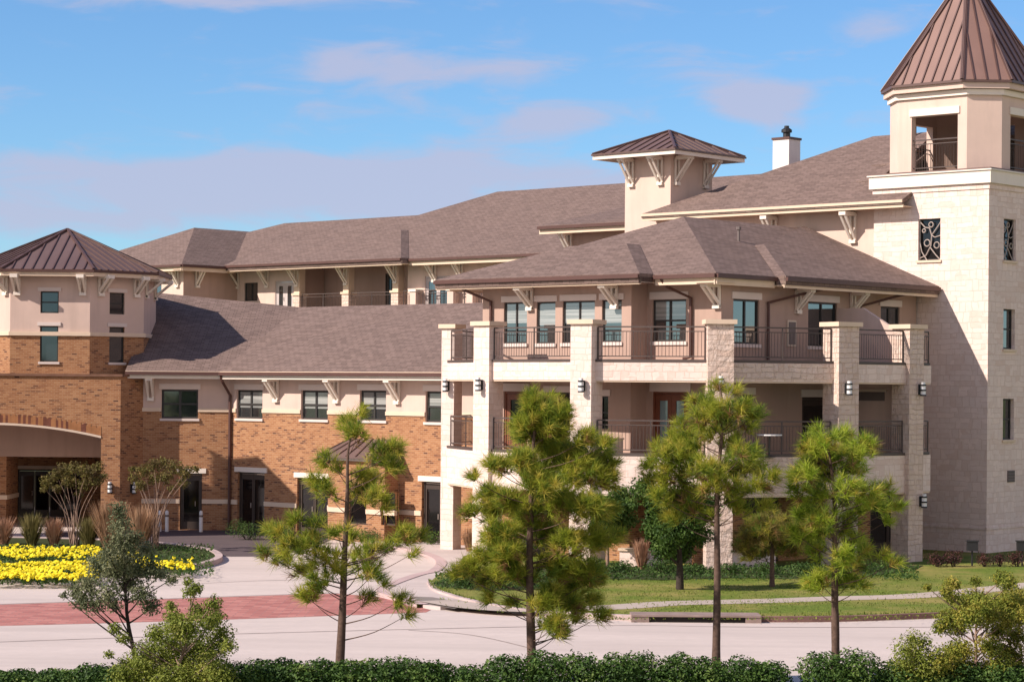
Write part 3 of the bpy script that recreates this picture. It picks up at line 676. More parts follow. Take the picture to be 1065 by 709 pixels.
for px, k in ((309, -1), (424, 1)): mb.face([CW.P(tx(px), fl, 0), CW.P(tx(px), CE, 0), CW.P(tx(px), CE, -2.1), CW.P(tx(px), fl, -2.1)], 'stucco_tan')
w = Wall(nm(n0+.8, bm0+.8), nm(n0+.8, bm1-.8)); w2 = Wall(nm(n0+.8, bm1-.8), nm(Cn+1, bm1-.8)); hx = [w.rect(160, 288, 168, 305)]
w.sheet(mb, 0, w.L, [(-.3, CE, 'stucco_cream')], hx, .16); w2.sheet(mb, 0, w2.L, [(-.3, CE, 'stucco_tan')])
mb.build('wall', rear); window(rear, w, hx[0], 1, 2, 'frame_dark', .05)
window(rear, CW, wd[0], 2, 1, 'frame_dark', .06); door(rear, CW, wd[1], 2, 'door_pale', 'glass', .12, panelw=.18); door(rear, CW, wd2[0], 2, 'door_pale', 'glass', .12, panelw=.12)
for h in ((tx(330), tx(339), fl+.1, fl+2.2), (tx(372), tx(381), fl+.1, fl+2.2)): door(rear, CI, h, 1, 'frame_bronze', 'glass_dark', .08, name='balcony_door')
for px in (309, 360, 411.5):
    t = tx(px); mb = MB(); CW.box(mb, t-.27, t+.27, fl, fl+1.0, -.5, .08, 'rough_stone'); CW.box(mb, t-.33, t+.33, fl+1.0, fl+1.12, -.55, .14, 'trim_cream'); CW.box(mb, t-.22, t+.22, fl+1.12, CE-.2, -.42, .03, 'trim_cream'); mb.build('balcony_pier', rear)
    bracket(rear, CW, t, CE-.25, .85, .72)
for a, b in ((313, 357), (363, 408)): railing(rear, CW.P(tx(a), 0, -.1), CW.P(tx(b), 0, -.1), fl, 1.06)
for px in (247, 278, 452, 480): bracket(rear, CW, tx(px), CE-.25, .85, .72)
for px in (436, 475, 495): t = tx(px); mb = MB(); CW.box(mb, t-.22, t+.22, fl, fl+1.0, .01, .5, 'stucco_cream'); CW.box(mb, t-.28, t+.28, fl+1, fl+1.12, -.02, .56, 'trim_white'); mb.build('balcony_pier', rear)
railing(rear, CW.P(tx(424), 0, .3), CW.P(tx(520), 0, .3), fl, 1.06)
mb = MB(); CW.box(mb, tx(300), tx(530), fl-.35, fl-.01, -.02, .6, 'stucco_cream'); mb.build('balcony_slab', rear)
bracket(rear, w, w.L-.5, CE-.3, .85, .62); bracket(rear, w2, 1.0, CE-.3, .85, .6)

# ================================================================== upper wing beside the stone tower
Fn = 72.0; FE = 12.86; upper = empty('upper_wing', (*nm(75, -52), 0), 'upper wing with the tallest hipped shingle roof, between the lookout and the stone tower', 'building')
fm0 = on_line(667, 225, nm(Fn, 0), -NV).xy.dot(MV); RF = 6.6; zf = FE+.49*RF
mb = MB()
FZ = lambda n: FE+.49*(n-Fn)
mb.slab([PE(Fn, fm0, FE), PE(Fn, -45.75, FE), PE(72.66, -45.75, FZ(72.66)), PE(72.66, -47.42, FZ(72.66)), PE(77.6, -47.42, FZ(77.6)), PE(77.6, -43.3, FZ(77.6)), PE(Fn+RF, -43.3, zf), PE(Fn+RF, fm0+RF, zf)], .16, 'shingle')
mb.slab([PE(Fn+2*RF, fm0, FE), PE(Fn, fm0, FE), PE(Fn+RF, fm0+RF, zf)], .16, 'shingle')
mb.slab([PE(Fn+RF, fm0+RF, zf), PE(Fn+RF, -42.4, zf), PE(Fn+2*RF, -42.4, FE), PE(Fn+2*RF, fm0, FE)], .16, 'shingle')
mb.slab([PE(Fn+3.6, -50.0, FE+1.70), PE(Fn+5.1, -47.7, FE+2.9), PE(Fn+3.0, -47.55, FE+1.75)], .3, 'shingle')
mb.slab([PE(Fn+2.0, -49.2, FE+.98), PE(Fn+3.1, -47.7, FE+1.9), PE(Fn+1.3, -47.55, FE+.95)], .3, 'shingle')
mb.build('roof', upper)
fe = PE(Fn, -45.75, FE)
eave(upper, PE(Fn, fm0, FE), fe, NV, 'trim_cream', False, fh=.12, soff=.9)
mb = MB(); mb.box(PE(Fn, fm0, FE-.10)-V(NV.x, NV.y, 0)*.03, fe-PE(Fn, fm0, FE), V(NV.x, NV.y, 0)*.075, (0, 0, .10), 'trim_cream'); mb.build('roof_edge', upper)
FW = Wall(nm(Fn+.9, fm0+.8), nm(Fn+.9, -47.42)); mb = MB(); FW.sheet(mb, 0, FW.L, [(-.3, FE+.1, 'stucco_cream')]); 
w = Wall(nm(Fn+12, fm0+.8), nm(Fn+.9, fm0+.8)); w.sheet(mb, 0, w.L, [(-.3, FE+.1, 'stucco_cream')]); mb.face([PE(77.5, -42.7, -.3), PE(Fn+2*RF-.9, -42.7, -.3), PE(Fn+2*RF-.9, -42.7, FE+.3), PE(Fn+RF, -42.7, zf-.1), PE(77.5, -42.7, zf-.65)], 'stucco_cream'); mb.build('wall', upper)
for px in (888, 806): bracket(upper, FW, FW.pix(px, 230)[0], FE-.35, .95, .75)
# far eave and roof between the lookout and the rear wing
Dn = 74.4; DE = at(600, 233.5, nm(Dn, -70).y).z
dm = on_line(560, 235, nm(Dn, 0), -NV).xy.dot(MV); DE = on_line(600, 233, nm(Dn, 0), -NV).z
mb = MB(); mb.slab([PE(Dn, dm, DE), PE(Dn, -58, DE), PE(Dn+9, -58, DE+2.2), PE(Dn+9, dm+3, DE+2.2)], .15, 'shingle'); mb.slab([PE(Dn+12, dm, DE), PE(Dn, dm, DE), PE(Dn+9, dm+3, DE+2.2)], .15, 'shingle'); mb.build('low_roof', upper)
eave(upper, PE(Dn, dm, DE), PE(Dn, -58, DE), NV, 'trim_cream', fh=.2, soff=.8)
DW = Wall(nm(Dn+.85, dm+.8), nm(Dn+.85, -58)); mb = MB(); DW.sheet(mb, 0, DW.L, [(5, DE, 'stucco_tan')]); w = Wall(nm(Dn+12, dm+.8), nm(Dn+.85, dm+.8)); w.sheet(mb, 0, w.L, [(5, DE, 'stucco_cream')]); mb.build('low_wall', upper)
bracket(upper, DW, DW.pix(593, 243)[0], DE-.3, .8, .65)
# square stucco lookout
Em = -57.2; En = Fn+.93; Es, Ed = 2.35, 2.75
corners = [nm(En, Em-Es), nm(En, Em), nm(En+Ed, Em), nm(En+Ed, Em-Es)]
look = empty('lookout', (*nm(En+1.3, Em-1.2), 9), 'square stucco lookout turret with a wide brown metal roof, standing up out of the shingles', 'turret')
ews = [Wall(corners[k], corners[(k+1) % 4]) for k in range(4)]
zE = on_line(701, 155, nm(En-.85, 0), -NV).z
mb = MB()
for w in ews: w.sheet(mb, 0, w.L, [(8, zE, 'stucco_cream')])
mb.build('wall', look)
oe4 = [nm(En-.95, Em-Es-.95), nm(En-.95, Em+.95), nm(En+Ed+.95, Em+.95), nm(En+Ed+.95, Em-Es-.95)]
cc = (oe4[0]+oe4[2])/2; zA = at(690, 137, cc.y).z; apx = V(cc.x, cc.y, zA)
mb = MB()
for k in range(4):
    A, B = V(*oe4[k], zE), V(*oe4[(k+1) % 4], zE); mb.face([A, B, apx], 'metal_roof'); seams(mb, A, B, apx, 9)
mb.face([V(*p, zE-.05) for p in oe4][::-1], 'stucco_light'); mb.build('roof', look)
mb = MB()
for k in range(4):
    w = Wall(oe4[k], oe4[(k+1) % 4]); w.box(mb, 0, w.L, zE-.20, zE-.02, -.06, -.01, 'trim_white'); w.box(mb, -.04, w.L+.04, zE-.04, zE+.03, -.005, .05, 'metal_roof_seam')
mb.build('fascia', look)
for w in ews[:2]:
    for t in (.35, w.L-.5): bracket(look, w, t, zE-.2, .95, .75, wd=.07)
# white chimney
cq = at(818, 160, 95.0); chim = MB(); s = .53
cp = [cq.xy+(MV*a+NV*b)*s*.76 for a, b in ((-1, -1), (1, -1), (1, 1), (-1, 1))]
zt = at(818, 146, 95).z; chim.prism(cp, 12.5, zt, 'chimney_white')
co = chim.build('chimney', upper)
mb = MB(); mb.prism([cq.xy+(MV*a+NV*b)*s*.84 for a, b in ((-1, -1), (1, -1), (1, 1), (-1, 1))], zt, zt+.09, 'gutter_brown'); mb.lathe((cq.x, cq.y, zt+.09), [(.0, 0), (.15, 0), (.15, .22), (.22, .23), (.22, .34), (.10, .42), (.10, .5), (0, .5)], 'black_metal', 10); mb.build('flue_cap', co)
mb = MB(); q = PE(Fn+RF-.3, -49.2, zf-.3); mb.tube([q, q+V(0, 0, .55)], [.06, .06], 'vent_grey', 6); mb.build('vent_pipe', upper)

# ================================================================== stone tower with open belfry
Tn0, Tm1 = 72.67, -42.56; Ts = 4.85
tower = empty('stone_tower', (*nm(Tn0+Ts/2, Tm1-Ts/2), 0), 'tall pale limestone tower with an open belfry under a steep brown metal cone roof', 'tower')
TL = Wall(nm(Tn0, Tm1-Ts), nm(Tn0, Tm1)); TR = Wall(nm(Tn0, Tm1), nm(Tn0+Ts, Tm1)); TB = Wall(nm(Tn0+Ts, Tm1), nm(Tn0+Ts, Tm1-Ts)); TD = Wall(nm(Tn0+Ts, Tm1-Ts), nm(Tn0, Tm1-Ts))
ZT = TR.pix(1027, 190)[1]; ZC = TR.pix(1027, 174.5)[1]
tl = [TL.rect(955, 227.5, 978, 270.5)]; tr = [TR.rect(1044, 228, 1056.5, 271), TR.rect(1043.5, 321.5, 1055.5, 363), TR.rect(1043, 414.5, 1054.5, 457)]
mb = MB()
TL.sheet(mb, 0, TL.L, [(-.4, ZT, 'limestone')], tl, .22); TR.sheet(mb, 0, TR.L, [(-.4, ZT, 'limestone')], tr, .22); TB.sheet(mb, 0, TB.L, [(-.4, ZT, 'limestone')]); TD.sheet(mb, 0, TD.L, [(-.4, ZT, 'limestone')])
mb.build('wall', tower)
mb = MB()
zbt = TL.pix(1000, 548)[1]
for w in (TL, TR): w.box(mb, -.03 if w is TR else 0, w.L+.0, zbt-.05, zbt+.04, -.05, .03, 'limestone')
mb.build('base_course', tower)
def grille(w, h, parent):
    o = window(parent, w, h, 1, 1, 'frame_dark', .05, depth=.2, glass='glass_dark', sill=.09, hmat='trim_cream')
    mb = MB(); a, b, c, d = h; D = -.09; W_, H_ = b-a, d-c; P = lambda x, y: w.P(a+x*W_, c+y*H_, D)
    st = lambda pts: mb.tube([P(*p) for p in pts], [.022]*len(pts), 'ironwork', 5)
    for (cx, cy, r) in ((.35, .42, .13), (.78, .36, .12), (.52, .86, .10), (.2, .72, .07)):
        st([(cx+r*cos(k*pi/6), cy+r*W_/H_*sin(k*pi/6)) for k in range(13)])
    st([(.0, .05), (.3, .12), (.52, .35), (.55, .6), (.45, .78)]); st([(.55, .6), (.75, .75), (1, .95)]); st([(.5, .3), (.75, .12), (.95, 0)]); st([(0, .95), (.25, .8), (.45, .78)])
    st([(0, .5), (.12, .2), (.35, 0)]); st([(1, .6), (.7, .55), (.55, .6)]); st([(.02, .02), (.02, .98)]); st([(.98, .02), (.98, .98)])
    mb.build('grille', o)
grille(TL, tl[0], tower); grille(TR, tr[0], tower)
for h in tr[1:]: window(tower, TR, h, 1, 2, 'frame_dark', .06, depth=.2, sill=.09, hmat='trim_cream')
mb = MB(); vr = TR.rect(1047.5, 489, 1054.5, 501); TR.box(mb, vr[0], vr[1], vr[2], vr[3], .003, .04, 'vent_grey')
for k in range(4): z = vr[2]+(vr[3]-vr[2])*(k+.3)/4; TR.box(mb, vr[0]+.03, vr[1]-.03, z, z+.03, .042, .06, 'rail_metal')
mb.build('vent', tower)
# cornice
mb = MB(); sq = lambda e: [nm(Tn0-e, Tm1-Ts-e), nm(Tn0-e, Tm1+e), nm(Tn0+Ts+e, Tm1+e), nm(Tn0+Ts+e, Tm1-Ts-e)]
mb.prism(sq(.04), ZT-.20, ZT, 'limestone'); mb.prism(sq(.14), ZT+.002, ZC-.08, 'trim_white'); mb.prism(sq(.20), ZC-.078, ZC-.03, 'trim_white'); mb.prism(sq(.12), ZC-.028, ZC+.03, 'metal_roof')
mb.build('cornice', tower)
# belfry: square with cut corners, an opening in each long side
ce = .06; ch = .90; B0, B1 = Tn0+ce, Tn0+Ts-ce; A0, A1 = Tm1-Ts+ce, Tm1-ce
def belf(e):
    k = ch+e*(1-1/sqrt(2))*0
    return [nm(B0-e, A0+ch), nm(B0-e, A1-ch), nm(B0+ch, A1+e), nm(B1-ch, A1+e), nm(B1+e, A1-ch), nm(B1+e, A0+ch), nm(B1-ch, A0-e), nm(B0+ch, A0-e)]
pl = belf(0); bw = [Wall(pl[k], pl[(k+1) % 8]) for k in range(8)]
z0b = ZC+.03; zop = bw[0].pix(972, 120)[1]; zto = bw[0].pix(972, 92)[1]; t0 = bw[0].pix(948, 150)[0]; t1 = bw[0].pix(996, 150)[0]; zsill = z0b+.02
mb = MB(); th = .28
for k, w in enumerate(bw):
    zn = [(z0b-.02, zto, 'stucco_cream')]
    if k % 2 == 0:
        a_, b_ = (t0, t1) if k in (0, 4) else (w.L-t1, w.L-t0) if k == 6 else (t0, t1)
        w.sheet(mb, 0, w.L, zn, [(a_, b_, zsill, zop)], th)
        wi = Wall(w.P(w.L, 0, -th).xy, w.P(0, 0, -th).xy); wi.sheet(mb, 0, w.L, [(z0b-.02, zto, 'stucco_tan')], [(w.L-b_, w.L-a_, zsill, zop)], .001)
    else:
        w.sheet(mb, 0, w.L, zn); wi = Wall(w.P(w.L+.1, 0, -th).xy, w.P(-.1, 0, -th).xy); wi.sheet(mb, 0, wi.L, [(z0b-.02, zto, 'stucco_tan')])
mb.prism(belf(-.3), z0b-.02, z0b+.012, 'concrete')
mb.build('belfry_wall', tower)
for k in (0, 2, 4, 6):
    w = bw[k]; a_, b_ = (w.L-t1, w.L-t0) if k == 6 else (t0, t1)
    mb = MB(); w.box(mb, a_-.08, b_+.08, zop+.01, zop+.27, .003, .05, 'trim_white'); mb.build('head_panel', tower)
    railing(tower, w.P(a_, 0, -.14), w.P(b_, 0, -.14), zsill+.02, 1.12, 3, ends=False)
mb = MB()
for w in bw: w.box(mb, -.04, w.L+.04, zto-.34, zto-.14, .003, .10, 'trim_white')
mb.build('belfry_band', tower)
ea = belf(.38); TCc = nm((B0+B1)/2, (A0+A1)/2); zap = at(1009, -29, TCc.y).z; zea = bw[0].pix(960, 93)[1]+.0
# oversized eave ring
mb = MB(); apx = V(TCc.x, TCc.y, zap); zea = zto+.16
for k in range(8):
    A, B = V(*ea[k], zea), V(*ea[(k+1) % 8], zea); mb.face([A, B, apx], 'metal_roof_light'); seams(mb, A, B, apx, 7 if k % 2 == 0 else 4, lift=.035)
mb.face([V(*p, zea-.04) for p in ea][::-1], 'stucco_light'); mb.build('belfry_roof', tower)
mb = MB(); e2 = belf(.30); mb.prism(e2, zto-.12, zea-.06, 'stucco_cream')
for k in range(8): w = Wall(ea[k], ea[(k+1) % 8]); w.box(mb, -.01, w.L+.01, zea-.07, zea+.02, -.03, .03, 'metal_roof_seam')
mb.build('belfry_eave', tower)
mb = MB(); mb.tube([apx-V(0, 0, .3), apx+V(0, 0, 1.2)], [.08, .02], 'metal_roof_seam', 6); mb.build('finial', tower)

# ================================================================== corner wing with balconies
corner = empty('balcony_wing', (7, 76, 0), 'three storey corner wing with limestone piers, deep balconies and a hipped shingle roof', 'building')
n1, n2, mR = 59.9, 60.75, -45.5
G1 = Wall(nm(n1, 0), nm(n1, 1)); mA = on_line(502, 330, nm(n1, 0), -NV).xy.dot(MV); mJ = on_line(656.5, 330, nm(n1, 0), -NV).xy.dot(MV)
W1 = Wall(nm(n1, mA), nm(n1, mJ)); WJ = Wall(nm(n1, mJ), nm(n2, mJ)); W2 = Wall(nm(n2, mJ), nm(n2, mR)); W3 = Wall(nm(n2, mR), nm(72.6, mR)); WL_ = Wall(nm(72, mA), nm(n1, mA))
ZG = {'b0': 2.46, 'b1': 3.72, 'u0': 6.17, 'u1': 6.77}
ZE = 9.67
h1 = [W1.rect(524, 314.5, 548, 357), W1.rect(558, 314, 577.5, 357), W1.rect(585, 313, 618.5, 356.5), W1.rect(626, 312, 646.5, 355.5)]
h1b = [W1.rect(524, 407, 548.5, 470), W1.rect(568, 408, 598, 446), W1.rect(624.5, 412, 632.5, 446)]
h2 = [W2.rect(678.5, 311.5, 713.5, 355)]; h2b = [W2.rect(678.5, 407.5, 716, 471)]
h3 = [W3.rect(762.5, 311.5, 789.5, 357.5), W3.rect(840.5, 314.5, 870.5, 360), W3.rect(916, 319, 935.5, 338)]
h3b = [W3.rect(770, 410.5, 783, 446), W3.rect(834, 413, 861, 470)]
h1g = [W1.rect(540, 530, 575, 575), W1.rect(600, 530, 630, 575)]; h2g = [W2.rect(668, 528, 720, 585)]; h3g = [W3.rect(775, 530, 810, 580), W3.rect(840, 532, 872, 580), W3.rect(905, 525, 945, 583)]
for L in (h1g, h2g, h3g):
    for i, h in enumerate(L): L[i] = (h[0], h[1], .12, 2.35)
flr = lambda L, i, z: L.__setitem__(i, (L[i][0], L[i][1], z, L[i][3]))
flr(h1b, 0, 3.76); flr(h2b, 0, 3.76); flr(h3b, 1, 3.76)
Z = [(-.3, 2.4, 'brick'), (2.4, 6.2, 'stucco_tan'), (6.2, ZE+.05, 'stucco_tan')]
mb = MB()
W1.sheet(mb, 0, W1.L, Z, h1+h1b+h1g, .14); WJ.sheet(mb, 0, WJ.L, Z); W2.sheet(mb, 0, W2.L, Z, h2+h2b+h2g, .14); W3.sheet(mb, 0, W3.L, Z, h3+h3b+h3g, .14); WL_.sheet(mb, 0, WL_.L, [(-.3, 4.8, 'brick'), (4.8, ZE, 'stucco_pink')])
mb.build('wall', corner)
for i, h in enumerate(h1): window(corner, W1, h, 2 if i in (0, 2) else 1, 1, 'frame_dark', .05, head=.22, sill=.12, depth=.12, blind=(.50, .56, .52, .54)[i])
for h in h2: window(corner, W2, h, 2, 2, 'frame_dark', .06, head=.26, sill=.12, depth=.12, blind=.5)
for h in h3: window(corner, W3, h, 2 if h[1]-h[0] > 1.2 else 1, 1, 'frame_dark', .06, head=.24, sill=.12, depth=.12)
door(corner, W1, h1b[0], 1, 'door_wood', 'glass_dark', .12, head=.28); door(corner, W2, h2b[0], 2, 'door_wood', 'glass_aqua', .12, head=.30); door(corner, W3, h3b[1], 1, 'frame_bronze', 'glass_dark', .12, head=.26, panelw=.1)
window(corner, W1, h1b[1], 2, 1, 'frame_dark', .05, head=.22, sill=.1, depth=.12, glass='glass_dark'); window(corner, W1, h1b[2], 1, 2, 'frame_dark', .05, head=.22, depth=.12, glass='glass_dark'); window(corner, W3, h3b[0], 1, 1, 'frame_dark', .05, head=.24, depth=.12)
for w, L in ((W1, h1g), (W2, h2g), (W3, h3g)):
    for h in L: door(corner, w, h, 2, 'frame_bronze', 'glass_dark', .12, panelw=.08, name='patio_door')
# balcony outline through the piers
pp = [on_line(470, 420, nm(60.2, 0), -NV).xy, Vector((-.80, 78.9)), Vector((2.45, 75.75)), Vector((6.68, 74.5)), Vector((10.85, 76.25)), Vector((13.45, 78.5))]
pend = pp[5]+NV*1.15
def offset(pts, e):
    r = []
    for i, p in enumerate(pts):
        a = pts[max(i-1, 0)]; b = pts[min(i+1, len(pts)-1)]; d = (b-a).normalized(); r.append(p+Vector((d.y, -d.x))*e)
    return r
edge = offset(pp+[pend], .22)
inner = [nm(72.0, mR-.05), nm(n2+.2, mR-.05), nm(n2+.2, mJ-.05), nm(n1+.2, mJ-.05), nm(n1+.2, mA+.02), nm(63.4, mA+.02)]
eL = edge[0]+Vector((.9, 2.6))
tw_ = nm(Tn0-.03, (edge[-1]).dot(MV)); 
poly = [eL]+edge+[edge[-1]+Vector((-.2, 1.2)), nm(n2+6.5, mR-.05)]+inner[1:5]+[nm(n1+2.2, mA+.02)]
for nme, z0, z1 in (('lower_balcony', ZG['b0'], ZG['b1']), ('upper_balcony', ZG['u0'], ZG['u1'])):
    mb = MB(); n_ = len(poly)
    mb.prism(poly, z0, z1, 'stucco_tan', 'limestone')
    o = mb.build(nme, corner)
    mb = MB()
    for i in range(1, 7):
        a, b = edge[i-1], edge[i]; w = Wall(a, b)
        if i in (4,): w.box(mb, .0, w.L, z0+.08, z1-.02, -.05, .035, 'rough_stone')
        w.box(mb, .1, w.L-.1, z1+.003, z1+.09, -.22, .02, 'rail_metal')
        w.box(mb, .02, w.L-.02, z0-.05, z0-.003, -.25, -.02, 'trim_cream')
    mb.build('balcony_edge', o)
# piers
rot = [MV.copy(), (pp[2]-pp[0]).normalized(), (pp[3]-pp[1]).normalized(), (pp[4]-pp[2]).normalized(), (pp[5]-pp[3]).normalized(), NV.copy()]
rot[0] = Vector((.85, -.52)).normalized(); rot[1] = MV.copy(); rot[3] = Vector((1, .04)).normalized(); rot[5] = (pp[5]-pp[4]).normalized()
hw = [.27, .36, .39, .42, .42, .38]
CT = 8.0
lampw = []
for i, p in enumerate(pp):
    d = rot[i]; nn = Vector((d.y, -d.x)); h = hw[i]; c = p+nn*.02
    q = lambda e, c=c, d=d, nn=nn, h=h: [c+d*(a*(h+e))+nn*(b*(h+e)) for a, b in ((-1, -1), (1, -1), (1, 1), (-1, 1))]
    mt = 'rough_stone' if i in (3, 4, 5) else 'limestone'
    mb = MB(); mb.prism(q(0), -.2, CT, mt); o = mb.build('stone_pier', corner)
    mb = MB(); mb.prism(q(.09), CT+.002, CT+.15, 'trim_cream'); mb.build('pier_cap', o)
    lampw.append(Wall(c-d*h+nn*h, c+d*h+nn*h))
for i in range(5):
    a, b = pp[i], pp[i+1]; d = (b-a).normalized(); L = (b-a).length; a2, b2 = a+d*(hw[i]+.02), b-d*(hw[i+1]+.02); nn = Vector((d.y, -d.x))*.12
    for z in (ZG['b1']+.09, ZG['u1']+.09): railing(corner, a2+nn, b2+nn, z, 1.06, 2.1)
for z in (ZG['b1']+.09, ZG['u1']+.09):
    a = pp[5]+NV*.42; railing(corner, a+MV*.1, pend+MV*.1, z, 1.06, 3, ends=True)
    a = pp[0]+Vector((.25, .35)); railing(corner, a, eL+Vector((.1, -.3)), z, 1.06, 1.4)
# side pier at the far left of the balcony, against the brick wing
c = eL+Vector((.15, -.1)); mb = MB(); mb.prism([c+Vector((a, b))*.2 for a, b in ((-1, -1), (1, -1), (1, 1), (-1, 1))], -.2, 7.95, 'stucco_tan'); mb.build('side_post', corner)
# balcony partition
pz0, pz1 = ZG['u1'], 8.75
for k, (z0, z1, sl) in enumerate(((ZG['b1'], ZG['u0'], False), (ZG['u1'], 8.75, True))):
    nP = pp[5].dot(NV)+.1; a, b = nm(nP, mR), pp[5]+NV*.1-MV*.42
    mb = MB(); t = NV*.16; A, B = a, b
    if sl: prof = [(A, z0), (B, z0), (B, 7.9), (A.lerp(B, .42), z1), (A, z1)]
    else: prof = [(A, z0), (B, z0), (B, z1), (A, z1)]
    f = [V(*p, z) for p, z in prof]; g = [v+V(t.x, t.y, 0) for v in f]
    mb.face(f, 'stucco_pink'); mb.face(g[::-1], 'stucco_pink')
    for i in range(len(f)): j = (i+1) % len(f); mb.face([f[i], f[j], g[j], g[i]], 'stucco_pink')
    mb.build('partition', corner)
PWl = Wall(nm(nP, mR), nm(nP, mR+2.3)); mb = MB(); PWl.box(mb, .8, 2.0, 5.55, 5.85, .004, .04, 'vent_grey'); PWl.box(mb, .7, 2.1, 5.86, 5.95, .004, .08, 'stucco_light'); mb.build('vent', corner)
mb = MB(); vr = W3.rect(818, 333, 827, 360); W3.box(mb, vr[0], vr[1], vr[2], vr[3], .004, .05, 'stucco_light'); W3.box(mb, vr[0]+.06, vr[1]-.06, vr[2]+.06, vr[3]-.06, .052, .07, 'vent_grey'); mb.build('vent', corner)
for i, px, py in ((0, 466, 401), (1, 501, 400), (2, 607, 401), (3, 749, 399), (4, 880, 404), (5, 956, 405)):
    w = lampw[i]; t, z = w.pix(px, py); t = min(max(t, .12), w.L-.12); wall_lamp(corner, w, t, z, 1.0)
w = lampw[5]; wall_lamp(corner, w, w.L-.14, w.pix(956, 521)[1], 1.0)
# ground floor: low stone walls between the piers
for i, f0, f1 in ((3, 0, .45), (2, .2, .62)):
    a, b = pp[i], pp[i+1]; d = (b-a).normalized(); w = Wall(a+d*.5, b-d*.5); mb = MB()
    w.box(mb, w.L*f0, w.L*f1, -.1, .62, -.2, .1, 'limestone'); w.box(mb, w.L*f0-.05, w.L*f1+.05, .619, .70, -.25, .15, 'trim_cream'); mb.build('garden_wall', corner)
# roof: hipped front, ridge running back to the upper wing
e1, e2, eR = 59.0, 59.72, -44.95
m0 = on_line(458, 293, nm(59.3, 0), -NV).xy.dot(MV)
c0 = PE(e2, m0, ZE); c1 = PE(e2, eR, ZE); half = (eR-m0)/2; sg = .405
ap_ = PE(e2+half, m0+half, ZE+sg*half); rb = PE(72.95, m0+half, ZE+sg*half); rg = PE(72.64, eR, ZE); lg = PE(73.1, m0, ZE)
mb = MB(); mb.slab([c0, c1, ap_], .15, 'shingle'); mb.slab([c1, rg, rb, ap_], .15, 'shingle'); mb.slab([lg, c0, ap_, rb], .15, 'shingle')
jm = on_line(665, 285, nm(e1, 0), -NV).xy.dot(MV)
pa, pb = PE(e1, m0+.02, ZE+.02), PE(e1, jm, ZE+.02); jr = 3.0; jg = e2-e1
Zg = lambda d: ZE+sg*d+.03
mb.slab([pa, pb, PE(e1+jr, jm-jr, Zg(jr)), PE(e1+jr, m0+jr+jg, Zg(jr))], .3, 'shingle')
mb.slab([pb, PE(e2, jm, ZE+.02), PE(e2+jr, jm-jr, Zg(jr)), PE(e1+jr, jm-jr, Zg(jr))], .3, 'shingle')
# the far end of the right slope stands forward in the same way
nj = on_line(807, 290, nm(0, eR), MV).xy.dot(NV); jq = .40; jr = 3.2
mb.slab([PE(nj, eR, ZE+.02), PE(nj, eR+jq, ZE+.02), PE(nj+jr, eR+jq-jr, Zg(jr)), PE(nj+jr, eR-jr, Zg(jr))], .3, 'shingle')
mb.slab([PE(nj, eR+jq, ZE+.02), PE(72.62, eR+jq, ZE+.02), PE(72.62, eR+jq-6.0, Zg(6.0)), PE(nj+jr, eR+jq-jr, Zg(jr))], .3, 'shingle')
mb.build('roof', corner)
q = PE(65.8, eR-3.6, ZE+sg*3.6-.1); mb = MB(); mb.tube([q, q+V(0, 0, .55)], [.05, .05], 'vent_grey', 6); mb.tube([q+V(0, 0, .5), q+V(0, 0, .6)], [.09, .09], 'vent_grey', 6); mb.build('vent_pipe', corner)
eave(corner, pa, pb, NV, 'trim_cream', fh=.20, soff=.85); eave(corner, PE(e2, jm+.05, ZE), c1, NV, 'trim_cream', fh=.20, soff=1.0); eave(corner, c1, PE(nj, eR, ZE), -MV, 'trim_cream', fh=.22, soff=.75); eave(corner, PE(nj, eR+jq, ZE), PE(72.6, eR+jq, ZE), -MV, 'trim_cream', fh=.22, soff=1.2); eave(corner, lg, c0, MV, 'trim_cream', fh=.2, soff=.8)
mb = MB(); a, b = PE(e1, jm, ZE+.03), PE(e2, jm, ZE+.03); mb.box(a-V(0, 0, .34), b-a, V(-MV.x*.04, -MV.y*.04, 0), (0, 0, .2), 'gutter_brown'); mb.build('gutter_return', corner)
for px in (552, 640): bracket(corner, W1, W1.pix(px, 300)[0], ZE-.32, .62, .72)
bracket(corner, W2, W2.L-.15, ZE-.34, .62, .72)
for px in (829, 886, ): bracket(corner, W3, W3.pix(px, 300)[0], ZE-.36, .65, .62)
t = W1.pix(512, 330)[0]; downspout(corner, [W1.P(t-.9, ZE-.1, .85), W1.P(t-.7, ZE-.35, .75), W1.P(t, ZE-.75, .09), W1.P(t, 6.9, .09)], .055)
t = W2.pix(720, 330)[0]; downspout(corner, [W2.P(t-.55, ZE-.12, 1.0), W2.P(t-.45, ZE-.38, .9), W2.P(t, ZE-.75, .09), W2.P(t, 6.95, .09), W2.P(t-.25, 6.9, .16)], .055)
t = W3.pix(797, 330)[0]; downspout(corner, [W3.P(t+2.6, ZE-.12, .7), W3.P(t+2.5, ZE-.3, .6), W3.P(t, ZE-.85, .09), W3.P(t, 6.9, .09)], .055)
t = W3.pix(893, 330)[0]; downspout(corner, [W3.P(t+2.2, ZE-.12, .7), W3.P(t+2.1, ZE-.3, .6), W3.P(t, ZE-.8, .09), W3.P(t, 6.9, .09)], .055)

